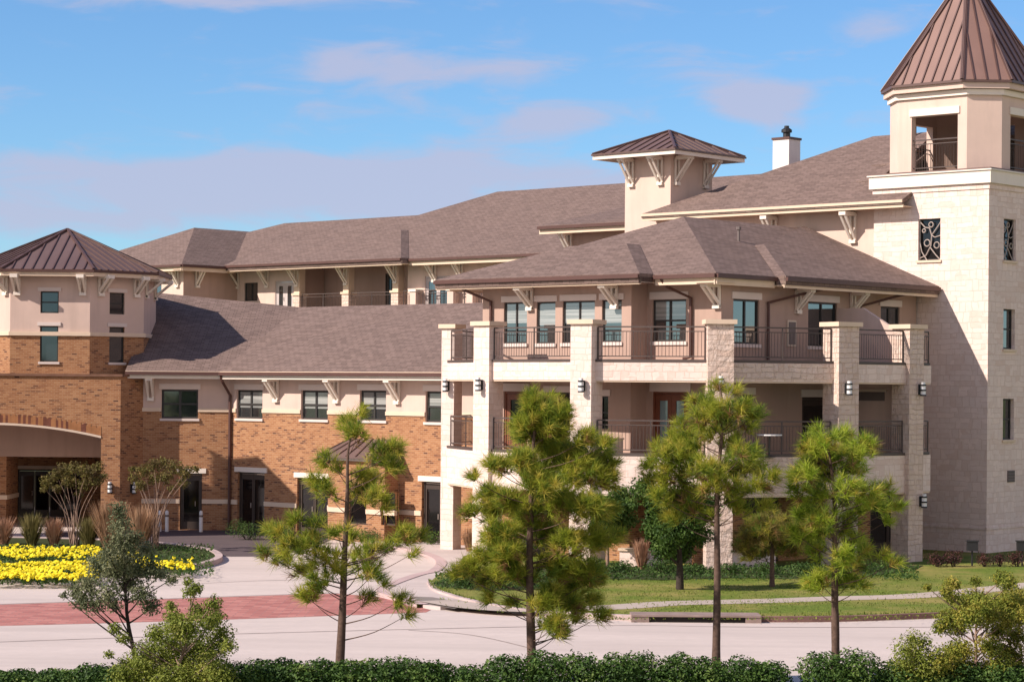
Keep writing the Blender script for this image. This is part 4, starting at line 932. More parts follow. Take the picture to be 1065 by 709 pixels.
# ================================================================== ground, road, drive, lawn
def gp(px, py, z=0.0): p = ground(px, py, z); return (p.x, p.y)
def sheet(name, poly, z, mat, kind='structure'):
    mb = MB(); mb.face([(x, y, z) for x, y in (poly if sum(poly[i][0]*poly[(i+1) % len(poly)][1]-poly[(i+1) % len(poly)][0]*poly[i][1] for i in range(len(poly))) > 0 else poly[::-1])], mat)
    return tag(mb.build(name), kind=kind)
def smooth_line(pts, n=6):
    P = [Vector(p) for p in pts]; out = []
    for i in range(len(P)-1):
        a, b, c, d = P[max(i-1, 0)], P[i], P[i+1], P[min(i+2, len(P)-1)]
        for k in range(n):
            t = k/n; out.append(.5*((2*b)+(c-a)*t+(2*a-5*b+4*c-d)*t*t+(3*b-a-3*c+d)*t**3))
    return out+[P[-1]]
def strip(name, pts, wdt, z0, z1, mat, kind='structure', mats=None):
    mb = MB(); pts = [Vector(p) for p in pts]
    L, R = [], []
    for i, p in enumerate(pts):
        d = (pts[min(i+1, len(pts)-1)]-pts[max(i-1, 0)]).normalized(); nn = Vector((-d.y, d.x)); L.append(p+nn*wdt/2); R.append(p-nn*wdt/2)
    for i in range(len(pts)-1):
        m = mats(i/len(pts)) if mats else mat
        a, b, c, d = R[i], R[i+1], L[i+1], L[i]
        mb.face([(*a, z1), (*b, z1), (*c, z1), (*d, z1)], m)
        if z1-z0 > .02: mb.face([(*a, z0), (*b, z0), (*b, z1), (*a, z1)], m); mb.face([(*c, z0), (*d, z0), (*d, z1), (*c, z1)], m)
    return tag(mb.build(name), kind=kind)
sheet('ground', [(-2500, -1500), (2500, -1500), (2500, 3500), (-2500, 3500)], -.14, 'far_ground')
sheet('road', [(-90, 45.4), (90, 45.4), (90, 61.5), (24, 62.5), (24, 110), (-60, 110), (-60, 70), (-90, 70)], 0, 'concrete')
sheet('brick_paving', [gp(*p) for p in ((-60, 632), (0, 628.5), (150, 623.5), (310, 618), (350, 617), (392, 620), (425, 628), (448, 634), (443, 636.5), (320, 641), (234, 644), (100, 648), (0, 650.5), (-60, 653))], .004, 'pavers')
sheet('drive', [gp(*p) for p in ((60, 552), (60, 566), (190, 572), (222, 577.5), (240, 578.5), (285, 578.5), (312, 573), (332, 567), (345, 561), (345, 550))], .005, 'drive_dark')  # darker patch of the drive before the brick wing
strip('paving_edge', smooth_line([gp(*p) for p in ((-60, 631), (0, 627.8), (150, 622.8), (310, 617.3), (352, 616.5))]), .22, .004, .008, 'walk')
strip('road_joint', smooth_line([gp(*p) for p in ((-30, 668.5), (0, 667.2), (120, 663), (240, 659), (450, 653.5), (640, 650), (760, 651.5), (900, 652), (1100, 651))]), .10, .003, .004, 'joint')
strip('road_joint', smooth_line([gp(*p) for p in ((425, 655), (490, 660), (560, 676), (600, 690))]), .06, .003, .0045, 'joint')
strip('road_joint', smooth_line([gp(*p) for p in ((120, 612), (260, 604), (400, 601))]), .05, .003, .0043, 'joint')
strip('road_joint', smooth_line([gp(*p) for p in ((215, 578), (290, 578), (380, 585))]), .05, .003, .0044, 'joint')
LZ = .12
front = smooth_line([gp(*p, 0) for p in ((447, 609), (453, 617), (476, 625), (506, 632), (545, 638.5), (600, 642.5), (680, 645.5), (760, 646.3), (865, 646), (970, 642.5), (1100, 637))], 5)
front = [Vector((p.x, p.y)) for p in front]+[Vector((60, 62.5)), Vector((90, 63))]
lawn = [tuple(p) for p in front]+[(90, 110), (3.0, 110), (-.5, 86), gp(482, 582), gp(474, 596), gp(455, 602)]
def raised(name, poly, z, mat):
    mb = MB(); n = len(poly); a = sum(poly[i][0]*poly[(i+1) % n][1]-poly[(i+1) % n][0]*poly[i][1] for i in range(n))
    if a < 0: poly = poly[::-1]
    bm = bmesh.new(); vs = [bm.verts.new((x, y, z)) for x, y in poly]; f = bm.faces.new(vs); bmesh.ops.triangulate(bm, faces=[f])
    for f in bm.faces: mb.face([v.co.copy() for v in f.verts], mat)
    for i in range(n): j = (i+1) % n; mb.face([(*poly[i], -.05), (*poly[j], -.05), (*poly[j], z), (*poly[i], z)], mat)
    bm.free(); return tag(mb.build(name), kind='structure')
raised('lawn', lawn, LZ, 'lawn_grass')
kp = [p for p in front]
strip('kerb', kp, .17, -.02, LZ+.025, 'kerb_concrete', mats=lambda f: 'kerb_redbrown' if f > .66 else 'kerb_concrete')  # kerb is darker red-brown towards its right end
sw = smooth_line([gp(*p, LZ) for p in ((455, 624), (500, 631), (560, 634), (640, 631), (700, 627), (800, 624.5), (870, 622), (940, 620), (1000, 615.5), (1065, 608.5), (1160, 600))], 5)
strip('sidewalk', sw, 1.15, LZ, LZ+.006, 'path')
raised('mulch_bed', [gp(*p, LZ) for p in ((590, 601), (690, 603), (760, 601), (830, 602), (905, 599), (950, 593), (960, 588), (760, 588), (600, 590))][::-1], LZ+.02, 'ground_cover')
raised('mulch_bed', [gp(*p, LZ) for p in ((452, 609), (500, 614), (560, 613), (590, 606), (600, 592), (500, 590), (468, 600))][::-1], LZ+.025, 'ground_cover')
# verge on the camera's side
raised('verge', [(-90, 34), (90, 34), (90, 45.3), (-90, 45.3)], .10, 'verge_grass')
strip('kerb', [Vector((-90, 45.35)), Vector((90, 45.35))], .16, -.02, .13, 'kerb_concrete')
sheet('bounce_paving', [(-120, -50), (120, -50), (120, 33.9), (-120, 33.9)], 0, 'walk')  # unseen pale paving added to bounce warm light onto the walls
# walkway by the arc of the drive
arc = smooth_line([gp(*p) for p in ((380, 566), (415, 571), (446, 579), (459, 587), (452, 596), (433, 601), (406, 611), (398, 618), (415, 624), (440, 632))], 5)
raised('walkway', [tuple(p) for p in arc]+[gp(*p) for p in ((458, 634), (500, 632), (476, 625), (453, 617), (447, 609), (468, 600), (482, 585), (500, 575), (500, 560), (440, 560), (380, 561))], .09, 'walk')
strip('kerb', arc, .35, -.02, .11, 'concrete_pink')
sheet('ramp', [gp(*p, .096) for p in ((424, 619.5), (450, 620.5), (500, 629.5), (472, 632.5), (446, 628))], .096, 'patch_grey')  # grey patch, darker than the walkway round it
# storm drain inlet in the kerb
q = ground(738, 646.7); drain = empty('storm_drain', (q.x, q.y, 0), 'concrete kerb inlet with a long dark slot at the road edge', 'drain')
mb = MB(); x0, x1, y = q.x-2.0, q.x+1.3, q.y
for a, b in ((x0, .45), (x1-.40, .40)): mb.box((a, y-.16, -.02), (b, 0, 0), (0, .9, 0), (0, 0, .165), 'kerb_dirty')
mb.box((x0, y-.18, .145), (x1-x0, 0, 0), (0, .85, 0), (0, 0, .045), 'kerb_dirty'); mb.build('inlet_slab', drain)
mb = MB(); mb.box((x0+.45, y-.115, -.02), (x1-x0-.85, 0, 0), (0, .3, 0), (0, 0, .163), 'dark_inside'); mb.build('slot', drain)
# flower island
isl = smooth_line([gp(*p, 0) for p in ((-70, 604), (0, 602), (60, 601), (120, 599.5), (170, 596), (205, 591), (227, 584), (222, 577), (205, 573), (175, 569), (100, 564.5), (0, 562), (-70, 561))], 5)
raised('planting_bed', [tuple(p) for p in isl]+[(-24, 82), (-24, 72)], .13, 'ground_cover')
strip('kerb', isl, .24, -.02, .17, 'kerb_concrete')

# ================================================================== foliage builders
RU = random.uniform
def rdir():
    z = RU(-1, 1); a = RU(0, 2*pi); r = sqrt(1-z*z); return Vector((r*cos(a), r*sin(a), z))
def leaf(mb, p, nrm, size, mat, asp=.55):
    t = nrm.cross(rdir());
    if t.length < .05: t = nrm.cross(Vector((1, .2, .1)))
    t.normalize(); b = nrm.cross(t); t = t*size*.5; b = b*size*asp*.5
    mb.face([p-t, p+b*.9+nrm*size*.08, p+t, p-b*.9+nrm*size*.08], mat)
def leaf_cloud(mb, c, r, n, size, mat, asp=.55, upb=.35, shell=.45):
    """n leaves spread through an ellipsoid, more of them towards its outside"""
    for _ in range(n):
        d = rdir(); f = shell+(1-shell)*random.random()**.6 if random.random() < .75 else random.random()
        f *= 1+.22*noise.noise(Vector((d.x*2.2+c.x*3, d.y*2.2+c.y*3, d.z*2.2+c.z*3)))*1.6
        p = Vector((c.x+d.x*r[0]*f, c.y+d.y*r[1]*f, c.z+d.z*r[2]*f)); nn = (d*.6+rdir()*.8+Vector((0, 0, upb))).normalized()
        leaf(mb, p, nn, size*RU(.7, 1.25), mat, asp)
def tuft(mb, p, axis, n, ln, mat, w=.016):
    for _ in range(n):
        d = (axis*1.0+rdir()).normalized(); s = d.cross(rdir()).normalized()*w*.5; q = p+axis*RU(-.06, .06); e = q+d*ln*RU(.7, 1.15)-Vector((0, 0, .02))
        mb.face([q-s, q+s, e], mat)
def limb(mb, pts, r0, r1, mat, seg=6, n=5, jit=.02):
    P = [Vector(p) for p in pts]
    if len(P) == 2: P = [P[0], P[0].lerp(P[1], .5)+Vector((RU(-1, 1), RU(-1, 1), RU(0, 1)))*jit*(P[1]-P[0]).length*3, P[1]]
    Q = smooth_line(P, 4); m = len(Q); mb.tube(Q, [r0+(r1-r0)*(i/(m-1))**.8 for i in range(m)], mat, seg)
def trunk_at(tp, z):
    for a, b in zip(tp, tp[1:]):
        if a.z <= z <= b.z: return a.lerp(b, (z-a.z)/max(1e-6, b.z-a.z))
    return (tp[0] if z < tp[0].z else tp[-1]).copy()
def clump_points(tp, clumps, Y, flat=.8):
    """turn a list of (px, py, r) into clumps set round the trunk at their own depths"""
    ppm = F/Y; res = []
    for i, (px, py, r) in enumerate(clumps):
        c = at(px, py, Y); ax = trunk_at(tp, c.z); lat = abs(c.x-ax.x)
        R = max([abs(at(a, b, Y).x-ax.x)+s/ppm*.5 for a, b, s in clumps if abs(b-py) < 22]+[.35])
        dm = sqrt(max(0.0, R*R-lat*lat))*flat; dy = dm*RU(-1, 1)
        c2 = at(px, py, Y+dy); res.append((c2, r/ppm))
    return res
def pine(name, label, tpx, clumps, Y, rbase, mat='needle', dens=1.0, group=None, ln=.25, fill=0):
    base = ground(tpx[0][0], 0, .1) if False else at(tpx[0][0], tpx[0][1], Y)
    tp = [Vector((base.x, Y, .05))]+[at(a, b, Y) for a, b in tpx[1:]]; tp = [p for i, p in enumerate(tp) if i == 0 or p.z > tp[i-1].z]
    root = empty(name, (base.x, Y, .1), label, 'tree', group)
    tm, cm = MB(), MB()
    Q = smooth_line(tp, 5); H = tp[-1].z
    tm.tube(Q, [max(.010, rbase*(1-(q.z/H))**.8+.010)*RU(.94, 1.06) for q in Q], 'bark_pine', 8)
    cl = clump_points(tp, clumps, Y)
    for k in range(fill):                                           # a few more on the far side of the crown
        c, r = random.choice(cl); ax = trunk_at(tp, c.z); cl.append((Vector((ax.x+(c.x-ax.x)*RU(.2, .8), Y+abs(c.x-ax.x)*RU(.3, .9), c.z+RU(-.2, .2))), r*.9))
    for c, r in cl:
        ax = trunk_at(tp, max(.6, c.z-.25-.35*(c-Vector((tp[0].x, Y, c.z))).length*.6)); d = (c-ax); L = d.length
        limb(tm, [ax, ax.lerp(c, .5)-Vector((0, 0, .06*L)), c], min(.019, .008+.006*L), .004, 'bark_pine', 5)
        hd = Vector((d.x, d.y, 0)); hd = hd.normalized() if hd.length > .05 else Vector((0, 0, 0))
        n = max(5, int(dens*40*(r/.22)**1.8))
        for _ in range(n):
            o = rdir()*(random.random()**.5); p = c+Vector((o.x*r*1.3, o.y*r*1.3, o.z*r*1.0))
            axs = (o*.6+hd*.55+Vector((0, 0, .75))+rdir()*.3).normalized(); q = random.random(); q -= .16*o.z; tuft(cm, p, axs, 27, ln*RU(.8, 1.15), mat if q < .62 else 'needle_dark' if q < .80 else 'needle_gold' if q < .96 else 'needle_brown', .0135)
            if random.random() < .35: tm.tube([c-hd*r*.4, p], [.007, .004], 'bark_pine', 4)
    tm.build('trunk', root, True); cm.build('crown', root); return root
def leafy_tree(name, label, tpx, clumps, Y, rbase, mat, bark, size=.07, dens=1.0, cat='tree', stems=1, group=None, shell=.2, spread=1.3):
    base = at(tpx[0][0], tpx[0][1], Y); tp = [Vector((base.x, Y, .05))]+[at(a, b, Y) for a, b in tpx[1:]]; tp = [p for i, p in enumerate(tp) if i == 0 or p.z > tp[i-1].z]
    root = empty(name, (base.x, Y, .1), label, cat, group); tm, cm = MB(), MB(); H = tp[-1].z
    Q = smooth_line(tp, 5); tm.tube(Q, [max(.008, rbase*(1-.85*q.z/H)) for q in Q], bark, 7)
    for c, r in clump_points(tp, clumps, Y):
        if stems > 1: s = Vector((base.x+RU(-.15, .15), Y+RU(-.15, .15), .1)); limb(tm, [s, s.lerp(c, .5)+Vector((-(c.x-s.x)*.22, 0, .1)), c], rbase*.6, .006, bark, 5)
        else:
            ax = trunk_at(tp, max(.15, c.z-.15-.55*(c-Vector((tp[0].x, Y, c.z))).length)); limb(tm, [ax, ax.lerp(c, .55)+Vector((0, 0, -.03)), c], rbase*.42, .005, bark, 5)
        for _ in range(4): e = c+rdir()*r*.9; tm.tube([c-(c-base).normalized()*r*.5, e], [.006, .003], bark, 4)
        leaf_cloud(cm, c, (r*spread, r*spread, r*spread*.85), max(50, int(dens*1250*(r/.22)**1.9)), size, mat, .55, .4, shell)
    tm.build('trunk', root, True); cm.build('crown', root); return root
def shrub(name, label, px, py, wpx, hpx, mat, cat='shrub', size=.06, dens=1.0, z0=LZ, group=None, lobes=5, stemm='bark_dark'):
    g = ground(px, py, z0); ppm = F/g.y; w, h = wpx/ppm, hpx/ppm; root = empty(name, (g.x, g.y, z0), label, cat, group); cm, tm = MB(), MB()
    for k in range(lobes):
        a = 2*pi*k/lobes+RU(-.4, .4); rr = .26*w if k else 0; c = Vector((g.x+rr*cos(a), g.y+rr*sin(a)*.8, z0+h*(.50+RU(-.06, .14)))); r = (w*.30*RU(.85, 1.15), w*.28, h*.46)
        leaf_cloud(cm, c, r, int(dens*620*max(.05, w*h)/lobes*2.2), size, mat, .6, .4, .55); tm.tube([(g.x+rr*.2*cos(a), g.y, z0-.02), c], [.02, .008], stemm, 5)
    tm.build('stem', root); cm.build('foliage', root); return root
def grass_clump(name, label, px, py, wpx, hpx, mat, z0=.13, n=420, group=None):
    g = ground(px, py, z0); ppm = F/g.y; w, h = wpx/ppm/2, hpx/ppm; o = MB()
    for _ in range(n):
        a = RU(0, 2*pi); d = Vector((cos(a), sin(a), 0)); p = Vector((g.x, g.y, z0))+d*w*.35*random.random(); top = p+d*w*RU(.1, 1.3)+Vector((0, 0, h*RU(.45, 1.02))); m = p.lerp(top, .55)-d*w*.12
        s = d.cross(Vector((0, 0, 1)))*.017; o.face([p-s, p+s, m+s, m-s], mat); o.face([m-s*1.2, m+s*1.2, top], mat)
    ob = o.build(name); return tag(ob, label, 'grass', group)
def hedge(name, label, pa, pb, ytop, Y=43.6, depth=1.15, dens=1.0):
    x0, x1 = at(pa, 690, Y).x, at(pb, 690, Y).x; zt = at((pa+pb)/2, ytop, Y-.2).z; L = x1-x0; root = empty(name, ((x0+x1)/2, Y, .1), label, 'hedge'); cm, tm = MB(), MB()
    k = max(2, int(L/.55))
    for i in range(k):
        cx = x0+L*(i+.5)/k+RU(-.1, .1); hh = (zt-.1)*RU(.88, 1.07)*(1 if 0 < i < k-1 else .92)
        tm.tube([(cx, Y, .08), (cx+RU(-.1, .1), Y, hh*.7)], [.025, .01], 'bark_dark', 5)
        for j in range(3):
            c = Vector((cx+RU(-.15, .15), Y+(j-1)*.34, .1+hh*(.56 if j != 1 else .60))); leaf_cloud(cm, c, (.42, .34, hh*.44), int(950*dens), .075, 'leaf_hedge', .55, .5, .62)
    tm.build('stem', root); cm.build('foliage', root); return root
def blossoms(parent, spots, Y, n=26):
    mb = MB()
    for px, py in spots[:4]:
        c = at(px, py, Y)
        for _ in range(n): leaf(mb, c+Vector((RU(-.07, .07), RU(-.07, .07), RU(-.05, .06))), (rdir()+Vector((0, -.4, .8))).normalized(), RU(.04, .07), 'petal_white', .8)
    return mb.build('blossom', parent)

# ================================================================== pines along the street
YP = 44.7
G_P = 'young pines planted along the street'
random.seed(5)
pine('pine_tree', 'sparse young pine with wide gaps between its needle tufts, in front of the brick wing', ((352, 712), (356, 640), (358, 585), (361, 520), (362, 470), (368, 440)),
 [(376,429,6),(363,441,10),(371,455,8),(366,449,8),(403,469,14),(392,478,9),(407,485,9),(412,468,7),(340,480,8),(350,487,6),(330,503,10),(342,513,10),(374,496,9),(386,500,13),(374,513,13),(389,515,11),(401,527,7),(306,540,8),(287,549,9),(292,556,7),(329,543,6),(275,576,7),(302,568,12),(296,584,9),(321,565,12),(336,580,14),(317,593,11),(332,607,13),(346,593,9),(317,620,8),(324,624,7),(351,553,8),(378,584,16),(386,599,9),(391,572,11),(405,570,8),(420,559,11),(435,557,8),(428,576,5),(382,624,8),(399,607,4),(416,624,9),(424,639,6),(368,559,9)], YP, .09, 'needle', .75, G_P)
pine('pine_tree', 'broadest and bushiest young pine, branched low, in front of the balconies', ((554, 712), (552, 650), (551, 600), (551, 561), (554, 478), (558, 412)),
 [(554,414,8),(573,420,10),(561,432,15),(585,432,9),(544,441,9),(548,453,12),(577,445,13),(567,461,14),(523,484,11),(511,484,6),(544,478,10),(492,497,5),(585,474,17),(608,457,10),(631,461,6),(619,478,15),(635,480,6),(602,490,18),(629,499,12),(561,503,15),(507,515,11),(527,520,14),(490,534,8),(511,532,12),(548,528,15),(581,520,18),(610,528,18),(631,532,9),(519,557,15),(540,553,14),(506,578,11),(527,578,14),(569,557,16),(594,565,16),(619,561,14),(640,559,7),(477,595,8),(490,590,9),(511,603,12),(531,595,12),(509,621,6),(577,590,16),(606,595,16),(615,603,10),(590,615,15),(573,620,12),(563,628,11),(577,649,12),(581,659,7),(594,632,10),(625,640,7),(600,644,5),(615,626,7)], YP, .095, 'needle', 1.25, G_P, fill=18)
pine('pine_tree', 'tall young pine with a bare lower trunk and crown leaning left, beside the storm drain', ((744, 712), (745, 672), (746, 600), (746, 513), (752, 431), (748, 400)),
 [(748,404,8),(764,408,6),(732,419,11),(748,427,13),(722,415,5),(769,427,12),(785,431,8),(781,443,8),(756,443,13),(734,435,12),(740,451,10),(711,447,11),(703,460,12),(681,464,5),(715,468,14),(695,476,12),(679,484,9),(691,496,13),(715,488,15),(675,498,7),(703,517,14),(685,517,8),(736,488,14),(773,472,12),(760,488,15),(781,488,12),(801,496,8),(789,505,9),(740,505,13),(764,509,12),(769,529,9),(793,525,8),(722,530,9),(700,538,10)], YP, .085, 'needle', .8, G_P, fill=8)
pine('pine_tree', 'bright green rounded young pine farthest right in the row of street pines', ((869, 712), (869, 672), (868, 600), (868, 525), (862, 470), (852, 445)),
 [(851,448,5),(841,464,8),(856,463,12),(877,456,9),(874,452,6),(901,463,9),(891,473,12),(874,473,14),(849,480,13),(824,495,8),(839,494,11),(860,494,15),(887,490,12),(832,514,9),(849,514,14),(881,511,14),(905,508,9),(922,508,7),(932,527,7),(912,527,9),(922,542,5),(898,525,10),(836,535,12),(856,539,13),(884,535,12),(874,552,12),(846,556,12),(829,556,9),(887,563,11),(898,573,7),(877,577,10),(849,573,10),(874,590,8),(887,587,8),(919,577,5),(929,585,6),(853,604,11),(844,608,8),(884,604,9),(898,608,6)], YP, .085, 'needle_bright', .8, G_P, fill=6)
# trees on the lawn behind
random.seed(8)
pine('pine_tree', 'bronze tinted bushy little pine between the two right street pines', ((803, 607), (803, 585), (803, 560), (803, 535)),
 [(801,550,15),(781,558,13),(814,566,13),(793,574,12),(818,545,9),(772,570,8),(786,543,9),(803,537,8),(826,570,8),(780,578,8)], 68.0, .08, 'needle_bronze', .8, None, .24)
leafy_tree('lawn_tree', 'dark round crowned tree on a short dark trunk, on the lawn behind the leaning pine', ((707, 617), (707, 590), (706, 560), (706, 530)),
 [(690,520,18),(715,530,18),(700,550,18),(670,508,12),(725,555,13),(707,572,13),(682,548,13),(735,525,12),(690,571,11),(720,512,10)], 66.8, .13, 'leaf_lawn', 'bark_dark', .11, .38)
leafy_tree('lawn_tree', 'small dark green tree close to the balcony wing, right of the bushiest pine', ((632, 594), (632, 570), (634, 545), (636, 525)),
 [(635,530,14),(645,515,11),(624,545,10),(650,540,11),(640,552,9),(655,525,8)], 74.5, .07, 'leaf_lawn', 'bark_pale', .11, .38)
# foreground trees
leafy_tree('oak_sapling', 'grey green oak sapling with a thin dark trunk in front of the yellow flowers', ((147, 716), (138, 672), (132, 639), (129, 588), (126, 535)),
 [(123,530,7),(125,545,9),(126,562,11),(140,559,7),(113,577,8),(131,580,12),(151,571,8),(104,588,11),(119,594,11),(140,591,11),(157,591,10),(178,602,5),(168,597,5),(92,609,10),(78,614,7),(84,624,8),(98,627,9),(113,618,10),(134,606,11),(148,618,9),(157,630,8),(119,630,6),(66,619,3)], 45.0, .055, 'leaf_oak', 'bark_dark', .062, .85, spread=1.65, shell=0)
leafy_tree('yellow_green_shrub', 'big loose yellow green shrub at the lower left, right of the oak sapling', ((182, 735), (184, 700), (195, 660), (199, 612)),
 [(199,615,7),(196,605,4),(205,611,5),(222,627,7),(226,640,7),(207,636,9),(230,659,10),(219,647,9),(237,671,7),(178,630,5),(180,640,7),(184,650,11),(196,653,13),(163,659,9),(178,668,14),(202,674,15),(219,677,14),(154,677,11),(169,686,15),(190,692,16),(213,695,16),(148,692,12),(119,653,5),(128,663,5),(113,680,4),(134,690,9),(157,703,14),(128,703,11),(184,706,16),(225,703,14),(205,712,14),(165,715,14)], 43.2, .045, 'leaf_yellow', 'bark_pale', .058, 1.0, 'shrub', spread=1.6, shell=0)
leafy_tree('young_tree', 'yellowing young tree with a pale thin trunk at the lower right corner', ((1014, 735), (1015, 700), (1015, 684), (1015, 652), (1016, 615)),
 [(990,607,6),(984,614,5),(964,610,3),(1015,604,4),(1043,601,7),(1050,607,6),(1013,623,9),(1023,629,8),(1001,635,9),(990,621,5),(1007,642,9),(986,644,8),(978,652,6),(996,652,8),(1025,640,9),(1037,633,10),(1050,627,10),(1062,623,9),(1048,644,9),(1060,640,9),(1037,656,8),(1056,660,8),(1029,672,9),(1046,676,9),(1001,676,9),(990,680,9),(978,686,10),(994,695,11),(1037,691,11),(1056,688,11),(1025,701,10),(1056,705,10),(1075,640,12),(1078,670,12)], 44.0, .05, 'leaf_autumn', 'bark_pale', .055, 1.9, spread=1.75, shell=0)
leafy_tree('yellow_green_shrub', 'low yellowish shrub sprouting from the hedge, left of the yellowing young tree', ((950, 730), (950, 700), (951, 670)),
 [(949,662,6),(958,668,8),(943,676,10),(954,680,11),(945,690,12),(962,691,11),(968,703,11),(948,704,12),(936,694,8)], 43.3, .03, 'leaf_yellow', 'bark_pale', .055, .8, 'shrub', spread=1.9, shell=0)
# crape myrtles on the island
random.seed(21)
leafy_tree('crape_myrtle', 'many stemmed small tree on the flower island in front of the dark porch opening', ((77, 571), (77, 540), (77, 515)),
 [(50,500,7),(58,493,6),(66,489,8),(78,486,7),(90,490,8),(102,486,6),(60,508,5),(88,504,7),(72,500,7),(100,500,6),(46,508,4),(108,495,4),(82,514,4)], 82.0, .05, 'leaf_myrtle', 'bark_pale', .095, .22, stems=2, group='small trees on the flower island')
leafy_tree('crape_myrtle', 'many stemmed small tree at the island tip, in front of the brick wing', ((160, 574), (160, 540), (162, 512)),
 [(140,497,6),(150,489,7),(160,484,7),(170,482,7),(182,486,8),(193,490,7),(172,496,7),(147,505,6),(190,502,6),(160,498,6),(203,488,4),(138,487,4),(178,508,4)], 81.5, .05, 'leaf_myrtle', 'bark_pale', .095, .22, stems=2, group='small trees on the flower island')
# grasses on the island
random.seed(3)
GI = 'ornamental grasses on the flower island'
grass_clump('ornamental_grass', 'rust coloured grass clump at the left edge, behind the yellow flowers', 4, 566, 24, 30, 'blade_pink', group=GI)
grass_clump('ornamental_grass', 'olive brown grass clump second from the left edge, behind the yellow flowers', 33, 567, 26, 36, 'blade_olive', group=GI)
grass_clump('ornamental_grass', 'pinkish grass clump left of the first small tree on the island', 56, 567, 22, 30, 'blade_pink', group=GI)
grass_clump('ornamental_grass', 'olive green grass clump right of the first small tree on the island', 92, 569, 26, 34, 'blade_olive', group=GI)
grass_clump('ornamental_grass', 'tall tan feathery grass clump behind the oak sapling, below the brick corner pier', 114, 570, 36, 52, 'blade_tan', n=700, group=GI)
grass_clump('ornamental_grass', 'pale pinkish tan grass clump left of the second small tree', 146, 572, 30, 50, 'blade_tan', n=560, group=GI)
grass_clump('ornamental_grass', 'red brown grass clump on the lawn under the balconies', 667, 592, 18, 34, 'blade_pink', LZ, 420)
grass_clump('ornamental_grass', 'tan grass clump between the two left stone piers of the balcony wing', 488, 573, 16, 26, 'blade_tan', LZ, 260)
# yellow flowers
mb = MB(); gr = MB()
def flowers(n, x0, x1, y0, y1, bend=0):
    for _ in range(n):
        px = RU(x0, x1); py = RU(y0-1, y1+1)+bend*(px-x0)/(x1-x0); q = ground(px, py, .42); s = .30+.16*noise.noise(q*1.3)
        if noise.noise(Vector((q.x*1.1, q.y*.8, 3.3))) < -.16 and random.random() < .8: continue
        p = Vector((q.x, q.y, s+RU(-.05, .05))); nn = (Vector((0, -.35, 1))+rdir()*.7).normalized(); r = RU(.045, .085)
        t = nn.cross(rdir()).normalized(); b = nn.cross(t)
        mb.face([p+(t*cos(k*pi/3)+b*sin(k*pi/3))*r*(1 if k % 2 else .8)+nn*(.02 if k % 2 else -.01) for k in range(6)], 'petal_yellow')
        if random.random() < .9:
            for _ in range(3): leaf(gr, p-Vector((RU(-.06, .06), RU(-.06, .06), RU(.04, .2))), (rdir()+Vector((0, 0, .6))).normalized(), .10, 'leaf_dark')
flowers(1700, -40, 82, 581, 596); flowers(300, 78, 104, 584, 593, 1); flowers(1000, -40, 106, 565, 573, 2); flowers(300, 142, 203, 577, 586); flowers(120, 100, 150, 575, 582)
tag(mb.build('yellow_flowers'), 'dense drifts of bright yellow pansies on the kerbed island', 'flowers', kind='stuff')
for _ in range(5000):
    q = ground(RU(-40, 222), RU(566, 598), .2)
    leaf(gr, Vector((q.x, q.y, RU(.14, .28))), (rdir()+Vector((0, 0, .8))).normalized(), .11, 'leaf_dark')
tag(gr.build('bed_foliage'), 'dark green leaves under the yellow pansies', 'foliage', kind='stuff')
# hedge along the near verge
random.seed(4)
hedge('clipped_hedge', 'short dark hedge piece at the lower left corner', -14, 22, 697)
hedge('clipped_hedge', 'short dark hedge piece between the corner piece and the oak sapling', 36, 78, 694)
hedge('clipped_hedge', 'short dark hedge piece under the oak sapling', 82, 122, 692)
h_ = hedge('clipped_hedge', 'dark clipped hedge run between the big yellow green shrub and the bushiest pine', 226, 500, 688)
hedge('clipped_hedge', 'longest dark clipped hedge run, under the bushiest and the leaning pines', 517, 817, 682)
hedge('clipped_hedge', 'dark clipped hedge run at the foot of the bright green pine', 839, 948, 680)
hedge('clipped_hedge', 'low dark hedge run behind the yellowing young tree', 962, 1085, 690)
# short uneven grass over the lawn, thicker along its edges
mb = MB(); gq = random.Random(9)
def blade(x, y, h):
    a = gq.uniform(0, 2*pi); s = Vector((cos(a), sin(a), 0))*.022; p = Vector((x, y, LZ-.01)); mb.face([p-s, p+s, p+Vector((gq.uniform(-.05, .05), gq.uniform(-.05, .05), h))], 'grass_blade')
for _ in range(15000):
    px, py = gq.uniform(560, 1090), gq.uniform(598, 644); q = ground(px, py, LZ)
    if abs(noise.noise(q*.35)) < gq.random()*.5: blade(q.x, q.y, gq.uniform(.02, .06))
for i in range(len(front)-1):
    for _ in range(int(60*(front[i+1]-front[i]).length)):
        f = gq.random(); q = front[i].lerp(front[i+1], f)
        if abs(q.x-drain.location.x) < 2.4: continue
        blade(q.x+gq.uniform(-.05, .05), q.y+gq.uniform(.08, .5), gq.uniform(.04, .11))
for i in range(len(sw)-1):
    for sd in (-1, 1):
        for _ in range(int(7*(sw[i+1]-sw[i]).length)):
            q = sw[i].lerp(sw[i+1], gq.random()); blade(q.x, q.y+sd*gq.uniform(.56, .95), gq.uniform(.03, .09))
tag(mb.build('grass'), 'short grass of the lawn between kerb and balcony wing', 'grass', kind='stuff')
# ground cover at the foot of the balcony wing
mb = MB()
for _ in range(5000):
    x = RU(452, 955); y = RU(589, 602) if x > 595 else RU(596, 612); q = ground(x, y, LZ+.05)
    leaf(mb, Vector((q.x, q.y, LZ+RU(.02, .16))), (rdir()+Vector((0, 0, .9))).normalized(), RU(.08, .14), 'leaf_dark')
tag(mb.build('ground_cover'), 'low dark green ground cover at the foot of the balcony wing', 'ground cover', kind='stuff')
